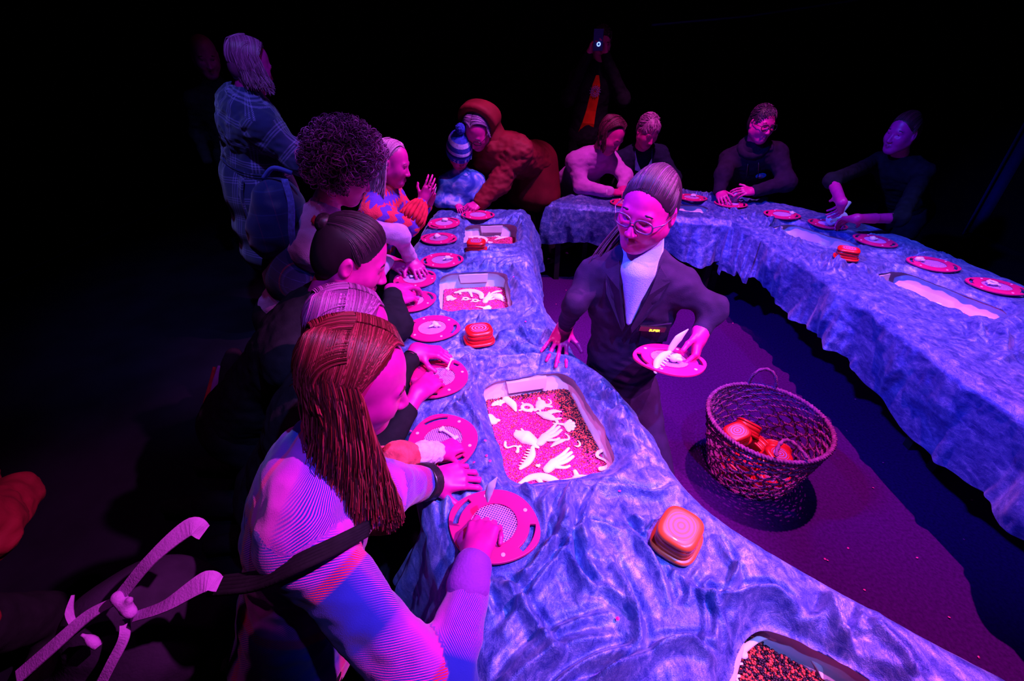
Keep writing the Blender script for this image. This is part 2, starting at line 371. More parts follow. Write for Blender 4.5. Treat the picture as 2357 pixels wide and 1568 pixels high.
    dead = np.hstack([np.zeros_like(xa, bool), dead, np.zeros_like(xb, bool)])
    if ends[0]:   # end flap: rows continue past the first station and hang down
        q = np.linspace(0, 1, K+1)[1:][::-1]; d0 = nrm(np.append((a[0]+b[0]) - (a[3]+b[3]), 0))[:2]
        xr = np.tile(X[0], (K, 1)); yr = np.tile(Y[0], (K, 1)); zr = np.tile(Z[0], (K, 1))
        lat = np.linspace(0, 4, X.shape[1])[None]
        off = 0.012 + (0.01+0.05*q[:, None])*(0.4+noise(lat*3, q[:, None], seed+8))
        zr = np.minimum(zr, TZ - 0.012 - drop*0.95*q[:, None]*(1+.2*noise(lat*2, 0.5, seed)))
        X = np.vstack([xr + d0[0]*off, X]); Y = np.vstack([yr + d0[1]*off, Y]); Z = np.vstack([zr, Z])
        dead = np.vstack([np.zeros_like(xr, bool), dead])
    n0, n1 = X.shape; idx = np.arange(n0*n1).reshape(n0, n1)
    q = np.stack([idx[:-1, :-1], idx[:-1, 1:], idx[1:, 1:], idx[1:, :-1]], -1).reshape(-1, 4)
    q = q[~dead.ravel()[q].any(1)]
    V = np.stack([X.ravel(), Y.ravel(), Z.ravel()], 1)
    used = np.unique(q); mp = np.full(len(V), -1); mp[used] = np.arange(len(used)); V = V[used]; q = mp[q]
    fa = V[q]; nz_ = np.cross(fa[:, 1]-fa[:, 0], fa[:, 2]-fa[:, 0])[:, 2].sum()
    if nz_ < 0: q = q[:, ::-1]
    o = pyobj(name, V, q, M['velvet']); tag(o, label, 'tablecloth')
    return o
LF = [  # long folds of the near cloth, drawn along photo pixels on the table plane
    ([(1150,1330),(1215,1420),(1290,1530)], 0.022, 0.016), ([(1290,1190),(1330,1330),(1430,1390)], 0.016, 0.013),
    ([(1400,1290),(1460,1420),(1470,1520)], 0.022, 0.014), ([(1420,1200),(1500,1300),(1540,1400)], 0.018, 0.014),
    ([(1580,1360),(1650,1390),(1760,1370),(1830,1410)], 0.024, 0.016), ([(1900,1370),(1920,1440),(1960,1510)], 0.026, 0.016),
    ([(1640,1240),(1690,1330),(1650,1370)], 0.018, 0.013), ([(1480,1500),(1580,1490),(1650,1530)], 0.020, 0.014),
    ([(1980,1420),(2060,1500),(2100,1560)], 0.020, 0.016), ([(1030,1270),(1100,1340),(1130,1420)], 0.014, 0.012),
    ([(1250,1140),(1400,1130),(1500,1150),(1560,1130)], 0.016, 0.015), ([(1330,880),(1370,930),(1400,960)], 0.030, 0.018),
    ([(1370,890),(1420,950),(1450,1010)], 0.022, 0.016), ([(1180,770),(1230,800),(1260,810)], 0.018, 0.012),
    ([(1080,830),(1100,870),(1180,850)], 0.020, 0.016), ([(1200,730),(1240,720),(1270,760)], 0.016, 0.016),
    ([(1060,930),(1090,960),(1110,1010)], 0.018, 0.014), ([(1000,970),(1040,950),(1090,980)], 0.012, 0.012),
    ([(1195,660),(1230,700),(1250,730)], 0.018, 0.016), ([(1060,770),(1090,745),(1150,730)], 0.014, 0.012),
    ([(1300,1250),(1360,1220),(1440,1240)], 0.014, 0.012), ([(1060,1320),(1040,1290),(1010,1260)], 0.012, 0.012)]
cloth('velvet_cloth', L_L, L_R, ['b1', 'b2', 'b3', 'b4'], 'blue crushed velvet cloth over the nearer row of tables, creased round four sunken bins', 0.0052, 0.34, LF, 0.0)
cloth('velvet_cloth', [R_F[i] for i in range(5)], [R_B[i] for i in range(5)], ['r1'], 'blue velvet cloth on the far table behind the kneeling woman in glasses', 0.0056, 0.30, [], 21.0)
cloth('velvet_cloth', [R_F[i] for i in range(3, 12)], [R_B[i] for i in range(3, 12)], ['r2', 'r3'], 'long blue velvet cloth on the right-hand tables, skirt hanging in folds', 0.0056, 0.31, [], 33.0)
# ------------------------------------------------------------------ bins
def bin_plastic():
    m, nt, b = nodes('frosted_plastic'); L = nt.links.new
    b.inputs['Base Color'].default_value = (0.80, 0.78, 0.86, 1); b.inputs['Roughness'].default_value = 0.32
    b.inputs['Specular IOR Level'].default_value = 0.4
    nz = N(nt, 'ShaderNodeTexNoise', i_Scale=9.0, i_Detail=2.0); r = ramp(nt, [(0.3, (0.70, 0.66, 0.78)), (0.7, (0.86, 0.84, 0.9))])
    tc = N(nt, 'ShaderNodeTexCoord'); L(tc.outputs['Object'], nz.inputs['Vector']); L(nz.outputs['Fac'], r.inputs[0]); L(r.outputs[0], b.inputs['Base Color'])
    tr = N(nt, 'ShaderNodeBsdfTranslucent'); tr.inputs[0].default_value = (0.7, 0.66, 0.85, 1)
    mx = N(nt, 'ShaderNodeMixShader'); mx.inputs[0].default_value = 0.35
    out = nt.nodes['Material Output']; L(b.outputs[0], mx.inputs[1]); L(tr.outputs[0], mx.inputs[2]); L(mx.outputs[0], out.inputs[0])
    return m
M['bin'] = bin_plastic()
def lentil_mat():
    m, nt, b = nodes('lentils'); L = nt.links.new
    at = N(nt, 'ShaderNodeAttribute', attribute_name='tint')
    r = ramp(nt, [(0.0, (0.012, 0.010, 0.022)), (0.28, (0.03, 0.008, 0.03)), (0.33, (0.45, 0.07, 0.045)), (0.5, (0.62, 0.10, 0.07)), (0.66, (0.70, 0.012, 0.22)), (0.85, (0.80, 0.03, 0.30)), (1.0, (0.85, 0.16, 0.38))])
    L(at.outputs['Fac'], r.inputs[0]); L(r.outputs[0], b.inputs['Base Color']); b.inputs['Roughness'].default_value = 0.45
    b.inputs['Specular IOR Level'].default_value = 0.4
    return m
M['lentil'] = lentil_mat()
def rring(wd, ln, r, z, n=6):
    out = []
    for cx, cy, a0 in ((wd-r, ln-r, 0), (-wd+r, ln-r, PI/2), (-wd+r, -ln+r, PI), (wd-r, -ln+r, 1.5*PI)):
        for i in range(n+1):
            t = a0 + PI/2*i/n; out.append((cx + r*math.cos(t), cy + r*math.sin(t), z))
    return out
BIN_LABEL = {'b1': 'clear plastic bin of red lentils at the far end of the nearer tables', 'b2': 'clear plastic bin of red lentils beside the curly-haired woman',
    'b3': 'largest clear bin of red lentils and white fossils, under the kneeling woman\'s hand', 'b4': 'bin of shade-coloured orange and black lentils at the bottom edge of the picture',
    'r1': 'empty-looking clear bin in the far table just right of the kneeling woman', 'r2': 'clear bin sunk in the right table beside the small red pot', 'r3': 'clear bin at the near end of the right table with a patch of red lentils'}
BIN_LEVEL = {'b1': 0.085, 'b2': 0.085, 'b3': 0.068, 'b4': 0.05, 'r1': 0.12, 'r2': 0.12, 'r3': 0.075}
def bin_(k):
    cx, cy, ln, wd, a = BINS[k]; h = 0.15; z0 = TZ - 0.012
    t = empty('storage_bin', (cx, cy, z0 - h), (0, 0, a)); tag(t, BIN_LABEL[k], 'bin', 'clear plastic bins sunk in the velvet tables')
    W, Ln = wd/2, ln/2
    prof = [(0.016, h-0.008), (0.016, h), (0.0, h), (0.0, h-0.005), (-0.006, h-0.045), (-0.014, h-0.048), (-0.022, 0.012), (-0.034, 0.003)]
    rings = [rring(W+o, Ln+o, 0.05+o*0.6, z) for o, z in prof]
    n = len(rings[0]); v = [p for r in rings for p in r]; f = []
    for j in range(len(rings)-1):
        for i in range(n):
            q = (i+1) % n; f.append((j*n+i, (j+1)*n+i, (j+1)*n+q, j*n+q))
    f.append(tuple((len(rings)-1)*n + i for i in range(n)))
    o = pyobj('bin_body', v, f, M['bin'], t)
    sm = o.modifiers.new('thick', 'SOLIDIFY'); sm.thickness = 0.0025; sm.offset = 1
    for sgn in (-1, 1):   # moulded grip panels on the short walls
        b = MB(); ys = sgn*(Ln - 0.017); wq = W*0.42
        vv = []
        for x, z, d in ((-wq, h-0.008, 0.004), (wq, h-0.008, 0.004), (wq*.92, h-0.05, 0.010), (-wq*.92, h-0.05, 0.010)):
            vv.append((x, ys - sgn*d, z))
        for x, z in ((-wq, h-0.008), (wq, h-0.008), (wq*.92, h-0.056), (-wq*.92, h-0.056)): vv.append((x, ys + sgn*0.012, z))
        b.add(vv, [(0,1,2,3),(4,7,6,5),(0,4,5,1),(1,5,6,2),(2,6,7,3),(3,7,4,0)]).build('grip_panel', M['bin'], t, False)
    return t
LENS_V = [(0, 0, 0.42)] + [(math.cos(i*PI/3), math.sin(i*PI/3), 0.0) for i in range(6)] + [(0, 0, -0.42)]
LENS_F = [(0, 1+i, 1+(i+1) % 6) for i in range(6)] + [(7, 1+(i+1) % 6, 1+i) for i in range(6)]
def lentil_z(k, u, v): return TZ - 0.012 - BIN_LEVEL[k] + 0.006*noise(np.asarray(u)*9, np.asarray(v)*9, 3.0 + len(k))
def lentils(k, size, label, mix, lim=None):
    cx, cy, ln, wd, a = BINS[k]; W, Ln = wd/2 - 0.024, ln/2 - 0.024
    st = size * 1.28; V = []; F = []; T = []
    Lv = np.array(LENS_V); n = 0; c, s_ = math.cos(a), math.sin(a)
    gu = np.arange(-W, W, st); gv = np.arange(-Ln, Ln, st*0.88)
    for layer in (0, 1):
        for j, v in enumerate(gv):
            for u in gu:
                u2 = u + (st/2 if (j+layer) % 2 else 0) + random.uniform(-.3, .3)*st; v2 = v + random.uniform(-.3, .3)*st
                if max(abs(u2)/W, abs(v2)/Ln) > 1: continue
                if lim and not lim(u2/W, v2/Ln): continue
                z = float(lentil_z(k, u2, v2)) - layer*size*0.7 + random.uniform(-.2, .35)*size
                t1, t2, t3 = random.uniform(0, 6.3), random.uniform(-.7, .7), random.uniform(-.7, .7)
                ca, sa = math.cos(t1), math.sin(t1)
                R = np.array([[ca, -sa, 0], [sa, ca, 0], [0, 0, 1]]) @ np.array([[1, 0, t2], [0, 1, t3], [-t2, -t3, 1]])
                p = (Lv * size * random.uniform(.85, 1.1)) @ R.T
                x = cx + u2*c - v2*s_; y = cy + u2*s_ + v2*c
                p2 = np.empty_like(p); p2[:, 0] = x + p[:, 0]*c - p[:, 1]*s_; p2[:, 1] = y + p[:, 0]*s_ + p[:, 1]*c; p2[:, 2] = z + p[:, 2]
                V.append(p2); T += [mix(u2/W, v2/Ln)] * 8; F.append(n); n += 8
    V = np.concatenate(V); Fa = np.array(LENS_F); Fq = np.concatenate([Fa + q for q in F])
    o = pyobj('lentils', V, Fq, M['lentil'], None, False, {'tint': np.array(T)})
    tag(o, label, 'lentils', kind='stuff'); return o
for k in BINS: bin_(k)
def red_shade_mix(dark):  # the dark share paints the bin wall's shadow into the lentil colours
    def f(u, v):
        d = dark(u, v) + random.uniform(-.25, .25)
        if d > 0.5: return random.choice([0.05, 0.1, 0.2, 0.25, 0.36, 0.42, 0.5])
        if d > 0.25: return random.choice([0.4, 0.5, 0.7, 0.75, 0.9, 0.2])
        return random.choice([0.62, 0.68, 0.74, 0.8, 0.88, 0.96, 0.5])
    return f
lentils('b3', 0.0034, 'red lentils filling the largest bin, blackened where its wall shades them', red_shade_mix(lambda u, v: max(sstep(.45, .8, u)*sstep(-.75, -.1, v), sstep(.78, 1, v)*.7)))
lentils('b2', 0.0036, 'pink-lit red lentils in the bin beside the curly-haired woman', red_shade_mix(lambda u, v: .45*sstep(.6, 1, u)*sstep(.2, 1, v)))
lentils('b1', 0.0042, 'pink-lit red lentils in the farthest bin of the nearer tables', red_shade_mix(lambda u, v: 0.1))
lentils('b4', 0.0038, 'shade-coloured orange and black lentils in the bin at the bottom edge', lambda u, v: random.choice([0.02, 0.05, 0.1, 0.2, 0.25, 0.36, 0.4, 0.45, 0.5, 0.36, 0.12]))  # this mix colours the whole bin as lying in shade
lentils('r3', 0.0045, 'small patch of red lentils in the near bin of the right table', red_shade_mix(lambda u, v: 0), lim=lambda u, v: v < -.25)
# ------------------------------------------------------------------ flat plates with holes
from mathutils.geometry import delaunay_2d_cdt
def inside(poly, pts):
    poly = np.asarray(poly); x, y = pts[:, 0], pts[:, 1]; r = np.zeros(len(pts), bool); j = len(poly) - 1
    for i in range(len(poly)):
        xi, yi = poly[i]; xj, yj = poly[j]
        c = ((yi > y) != (yj > y)) & (x < (xj-xi)*(y-yi)/(yj-yi+1e-12)+xi); r ^= c; j = i
    return r
def plate(outer, holes, z0, z1):
    vs = []; es = []
    for lp in [outer] + holes:
        n = len(vs); m_ = len(lp); vs += [Vector((p[0], p[1])) for p in lp]; es += [(n+i, n+(i+1) % m_) for i in range(m_)]
    r = delaunay_2d_cdt(vs, es, [], 0, 1e-6); P = np.array([tuple(q) for q in r[0]]); T = np.array(r[2])
    c = P[T].mean(1); k = inside(outer, c)
    for h in holes: k &= ~inside(h, c)
    T = T[k]; n = len(P); V = np.vstack([np.c_[P, np.full(n, z1)], np.c_[P, np.full(n, z0)]])
    F = [tuple(t) for t in T] + [tuple(n + i for i in t[::-1]) for t in T]
    cnt = {}
    for t in T:
        for i in range(3): cnt[(t[i], t[(i+1) % 3])] = 1
    for (a, b) in list(cnt):
        if (b, a) not in cnt: F.append((b, a, n+a, n+b))
    return V, F
# ------------------------------------------------------------------ sieves
def sieve_proto():
    th = np.linspace(0, 2*PI, 56, endpoint=False)
    R = 0.103 + 0.0135*np.exp(-(np.minimum(np.abs((th+PI/2) % PI - PI/2), 9)/0.50)**2)
    outer = list(zip(R*np.cos(th), R*np.sin(th)*0.99)); hole = [(0.058*math.cos(t), 0.058*math.sin(t)) for t in np.linspace(0, 2*PI, 40, endpoint=False)]
    slots = []
    for s_ in (0, PI):
        a = np.linspace(-0.40, 0.40, 10); out = [(0.101*math.cos(t+s_), 0.101*math.sin(t+s_)) for t in a]; inn = [(0.087*math.cos(t+s_), 0.087*math.sin(t+s_)) for t in a[::-1]]
        slots.append(out + inn)
    v, f = plate(outer, [hole] + slots, 0.0, 0.007)
    t = empty('sieve')
    p = pyobj('frame', v, f, M['sieve'], t, False)
    bv = p.modifiers.new('bevel', 'BEVEL'); bv.width = 0.0012; bv.segments = 2; bv.limit_method = 'ANGLE'
    b = MB(); st = 0.0058; k = np.arange(-0.057, 0.0571, st)
    for q in k:
        h = math.sqrt(max(0, 0.058**2 - q*q)) + 0.001
        b.box((q, 0, 0.0035), (0.0021, 2*h, 0.0016)); b.box((0, q, 0.0044), (2*h, 0.0021, 0.0016))
    m_ = b.build('mesh', M['sieve_mesh'], t, False); m_['kind'] = 'stuff'
    ring = MB(); 
    for r0, r1 in ((0.0572, 0.0605),):
        V = []; F = []; n = 40
        for i in range(n):
            c, s_ = math.cos(2*PI*i/n), math.sin(2*PI*i/n); V += [(r0*c, r0*s_, 0.0072), (r1*c, r1*s_, 0.0072), (r1*c, r1*s_, 0.0082), (r0*c, r0*s_, 0.0082)]
        for i in range(n):
            a, b_ = i*4, ((i+1) % n)*4
            for e in range(4): F.append((a+e, b_+e, b_+(e+1) % 4, a+(e+1) % 4))
        ring.add(V, F)
    ring.build('mesh_rim', M['sieve'], t, False)
    rv = MB().lathe([(0.0052, 0.0), (0.0052, 0.0012), (0.004, 0.0019), (0.001, 0.0021)], 14)
    for a in (0.87, PI-0.87, PI+0.87, -0.87):
        o = rv.build('rivet', M['rivet'], t); o.location = (0.085*math.cos(a), 0.085*math.sin(a), 0.0068)
    return t
def copy_tree(o, parent=None):
    c = o.copy(); COL.objects.link(c); c.parent = parent
    if parent is not None: c.matrix_parent_inverse = o.matrix_parent_inverse
    for ch in o.children: copy_tree(ch, c)
    return c
SIEVES = [  # px, py, yaw, label
    (1100, 494, 0.1, 'pink sieve on the table right in front of the toddler in the bobble hat'),
    (1022, 513, 0.9, 'pink sieve near the girl in the red and blue jumper, farther of her two'),
    (1010, 548, -0.4, 'pink sieve with a pale lump beside the girl\'s ribbed red cuff, nearer of her two'),
    (1018, 598, 0.22, 'pink sieve lying alone between the far two lentil bins and the curly-haired woman'),
    (955, 641, 0.9, 'pink sieve under the curly-haired woman\'s outstretched hand'),
    (947, 692, 0.5, 'pink sieve under the hands of the man with tied-back dark hair'),
    (995, 754, -0.12, 'unattended pink sieve with clear mesh beside the second red pot'),
    (1010, 868, 1.25, 'pink sieve under two hands with a black band on one wrist'),
    (1020, 1012, 1.95, 'pink sieve under the small hand with the white cuff'),
    (1137, 1206, -0.42, 'nearest pink sieve, under the red-haired woman\'s hand'),
    (1440, 466, -0.35, 'pink sieve half hidden behind the kneeling woman\'s head, before the pink jumper'),
    (1592, 454, -0.2, 'pink sieve alone between the man in the blue collar and the man in the hoodie'),
    (1682, 468, -0.4, 'pink sieve under the hands of the man in the dark hoodie'),
    (1800, 493, -0.6, 'pink sieve with a small lump right of the hoodie man\'s hands'),
    (1905, 515, -0.75, 'pink sieve under the white plush toy on the right table'),
    (2014, 553, -0.85, 'dim pink sieve right behind the red pot on the right table'),
    (2148, 607, -0.62, 'pink sieve with bright striped mesh, second from the right edge'),
    (2294, 658, -0.72, 'pink sieve at the right edge of the picture')]
sv = sieve_proto()
def cloth_top(x, y): return TZ + 0.026
sieve_xy = []
for i, (px, py, yaw, lab) in enumerate(SIEVES):
    o = sv if i == 0 else copy_tree(sv)
    p = onz(px, py, TZ + 0.03); o.location = (p[0], p[1], TZ + 0.024); o.rotation_euler = (0.02*math.sin(i*2.1), 0.025*math.cos(i*1.7), yaw)
    tag(o, lab, 'sieve', 'pink sieves with slot handles'); sieve_xy.append((p[0], p[1]))
held_sieve = copy_tree(sv); tag(held_sieve, 'pink sieve held in the air by the kneeling woman in glasses', 'sieve', 'pink sieves with slot handles')
hs = dep(1540, 830, 1.42); held_sieve.location = hs; held_sieve.rotation_euler = (-0.10, 0.10, 0.10)
# ------------------------------------------------------------------ pots with ring-printed tops
def ring_mat(name, base, line, fr):
    m, nt, b = nodes(name); L = nt.links.new
    tc = N(nt, 'ShaderNodeTexCoord'); ln = N(nt, 'ShaderNodeVectorMath', operation='LENGTH')
    mp = N(nt, 'ShaderNodeMapping'); mp.inputs['Scale'].default_value = (0.9, 1.08, 0); L(tc.outputs['Object'], mp.inputs[0]); L(mp.outputs[0], ln.inputs[0])
    mu = N(nt, 'ShaderNodeMath', operation='MULTIPLY'); mu.inputs[1].default_value = fr; L(ln.outputs['Value'], mu.inputs[0])
    si = N(nt, 'ShaderNodeMath', operation='SINE'); L(mu.outputs[0], si.inputs[0])
    r = ramp(nt, [(0.40, base), (0.55, line)]); ad = N(nt, 'ShaderNodeMath', operation='MULTIPLY_ADD'); ad.inputs[1].default_value = .5; ad.inputs[2].default_value = .5
    L(si.outputs[0], ad.inputs[0]); L(ad.outputs[0], r.inputs[0]); L(r.outputs[0], b.inputs['Base Color'])
    b.inputs['Roughness'].default_value = 0.4
    return m
M['rings_red'] = ring_mat('ring_print_red', (0.55, 0.006, 0.010), (0.30, 0.15, 0.50), 2*PI/0.0108)
M['rings_lit_red'] = ring_mat('ring_print_lit_red', (0.52, 0.085, 0.02), (0.16, 0.08, 0.26), 2*PI/0.0108)
def squircle(a, b, z, n=40, e=3.2):
    out = []
    for i in range(n):
        t = 2*PI*i/n; c, s_ = math.cos(t), math.sin(t)
        out.append((a*math.copysign(abs(c)**(2/e), c), b*math.copysign(abs(s_)**(2/e), s_), z))
    return out
def loft(rings, cap=(True, True)):
    n = len(rings[0]); v = [p for r in rings for p in r]; f = []
    for j in range(len(rings)-1):
        for i in range(n):
            q = (i+1) % n; f.append((j*n+i, j*n+q, (j+1)*n+q, (j+1)*n+i))
    if cap[0]: f.append(tuple(range(n))[::-1])
    if cap[1]: f.append(tuple((len(rings)-1)*n+i for i in range(n)))
    return v, f
def pot_proto(body, rings):
    t = empty('lidded_pot')
    v, f = loft([squircle(a, b, z) for a, b, z in [(0.058,0.051,0.0),(0.0605,0.0535,0.003),(0.0605,0.0535,0.009),(0.057,0.050,0.012)]]); pyobj('flange', v, f, body, t)
    v, f = loft([squircle(a, b, z) for a, b, z in [(0.053,0.046,0.010),(0.0525,0.0455,0.024),(0.050,0.043,0.0255),(0.0525,0.0455,0.027),(0.052,0.045,0.047)]]); pyobj('body', v, f, body, t)
    v, f = loft([squircle(a, b, z) for a, b, z in [(0.0535,0.0465,0.0465),(0.0535,0.0465,0.051),(0.050,0.043,0.0565),(0.044,0.037,0.0585),(0.040,0.034,0.0588)]]); pyobj('lid', v, f, body, t)
    v, f = loft([squircle(a, b, z, 40, 2.3) for a, b, z in [(0.036,0.031,0.0586),(0.036,0.031,0.0593)]]); pyobj('ring_print', v, f, rings, t, False)
    return t
pr = pot_proto(M['red_pot'], M['rings_red']); po = pot_proto(M['lit_red_pot'], M['rings_lit_red'])
def pot(src, loc, rot, label, grp='ring-topped pots'):
    o = src if not src.get('label') else copy_tree(src)
    o.location = loc; o.rotation_euler = rot; tag(o, label, 'pot', grp); return o
p = onz(1555, 1246, TZ+.02); pot(po, (p[0], p[1], TZ+.024), (0.03, -0.04, 0.9), 'red pot coloured orange as if strongly lit, ring-printed lid, nearest on the blue velvet')
p = onz(1103, 786, TZ+.02); pot(pr, (p[0], p[1], TZ+.024), (0, 0.03, 0.3), 'red ring-topped pot between the middle bins of the nearer tables')
p = onz(1097, 578, TZ+.02); pot(pr, (p[0], p[1], TZ+.024), (0.02, 0, -0.1), 'red ring-topped pot at the lip of the farthest lentil bin')
p = onz(1945, 596, TZ+.02); pot(pr, (p[0], p[1], TZ+.024), (0, 0, -0.5), 'red ring-topped pot on the right-hand table')
# ------------------------------------------------------------------ woven basket
BK = np.array([1.075, 1.425]); BH = 0.31
M['straw'] = plain('straw_rope', (0.24, 0.035, 0.17), 0.8, 0.15, 0.45, 60, 0.5, 300)
def basket():
    t = empty('woven_basket', (BK[0], BK[1], 0)); tag(t, 'open woven straw basket with rope handles standing on the carpet', 'basket')
    rad = lambda z: 0.165 + 0.073*(z/BH)**0.8
    tilt = lambda x, y, z: z                                     # upright
    nv = 34
    def twist(P, r, k, amp, n=5, name='strand'):
        b = MB(); m_ = len(P); T = np.gradient(P, axis=0); T /= np.linalg.norm(T, axis=1)[:, None]
        A = np.cross(T, [0.3, 0.2, 1.0]); A /= np.linalg.norm(A, axis=1)[:, None]; B = np.cross(T, A)
        s_ = np.linspace(0, 1, m_)
        for ph in (0, PI):
            an = 2*PI*k*s_ + ph
            b.tube(P + amp*(np.cos(an)[:, None]*A + np.sin(an)[:, None]*B), r, n, False)
        return b.build(name, M['straw'], t)
    # wavy uprights that cross between the hoops
    for i in range(nv):
        a0 = 2*PI*i/nv; z = np.linspace(0.004, BH-0.01, 34); a = a0 + 0.055*np.sin(z/BH*PI*7 + i*PI)
        wob = 0.004*noise(z*20, i*1.3, 0.5)
        P = np.stack([(rad(z)+wob)*np.cos(a), (rad(z)+wob)*np.sin(a), z], 1); twist(P, 0.0032, 9, 0.0028, 4, 'upright')
    for j, z in enumerate([0.006, 0.03, 0.06, 0.09, 0.12, 0.15, 0.18, 0.208, 0.232, 0.250, 0.266, 0.281, 0.295]):
        a = np.linspace(0, 2*PI, 150); zz = z + 0.004*np.sin(a*nv/2 + j*PI) + 0.003*noise(a*2, j, 0.3)
        rr = rad(z) + 0.003*np.cos(a*nv/2 + j*PI)
        twist(np.stack([rr*np.cos(a), rr*np.sin(a), zz], 1), 0.0034 if j < 8 else 0.0042, 52, 0.0036, 4, 'hoop')
    a = np.linspace(0, 2*PI, 200)
    twist(np.stack([rad(BH)*np.cos(a), rad(BH)*np.sin(a), BH + 0*a], 1), 0.0062, 60, 0.0055, 6, 'rim')
    v, f = loft([[( r*math.cos(2*PI*i/40), r*math.sin(2*PI*i/40), z) for i in range(40)] for r, z in ((0.168, 0.004), (0.168, 0.008))]); pyobj('base', v, f, M['straw'], t, False)
    for sgn, lean in ((1, 0.012), (-1, -0.075)):
        s_ = np.linspace(0, PI, 36); c0 = 1.25 if sgn > 0 else -1.69
        up = 0.085*np.sin(s_) if sgn > 0 else 0.02 + 0.022*np.sin(s_)
        ang = c0 + 0.235*np.cos(s_); r = rad(BH) + lean*np.sin(s_)
        twist(np.stack([r*np.cos(ang), r*np.sin(ang), BH + up], 1), 0.0052, 14, 0.0045, 6, 'handle')
basket()
PB = [(-0.085, 0.035, 0.165, 0.1, -0.22, 0.3, 'red pot lying topmost at the left in the straw basket'),
      (-0.02, 0.085, 0.145, -0.75, 0.25, -0.5, 'red pot tipped away behind the topmost one in the basket'),
      (-0.075, -0.045, 0.085, 0.25, 0.1, 0.8, 'red pot half under the topmost one in the basket'),
      (0.055, -0.055, 0.115, 0.15, 0.1, 0.2, 'red pot with rings up just behind the basket\'s front handle'),
      (0.02, 0.035, 0.085, 0.2, 1.2, 0.6, 'red pot standing on its side in the middle of the basket'),
      (0.10, 0.015, 0.10, 1.15, 0.1, -0.5, 'red pot on its side at the right of the basket\'s heap'),
      (-0.01, -0.105, 0.045, 0.5, 0.0, 1.2, 'red pot low against the basket\'s near side'),
      (0.03, -0.03, 0.013, 0, 0, 0.4, 'red pot at the bottom of the basket, seen through the weave'),
      (-0.095, -0.015, 0.013, 0, 0, 0.0, 'red pot at the left bottom of the basket, seen through the weave'),
      (0.075, -0.09, 0.02, 0.1, 0, 0.9, 'red pot at the basket\'s front bottom, seen through the weave')]
for x, y, z, rx, ry, rz, lab in PB: pot(pr, (BK[0]+x, BK[1]+y, z), (rx, ry, rz), lab, 'red pots heaped in the basket')
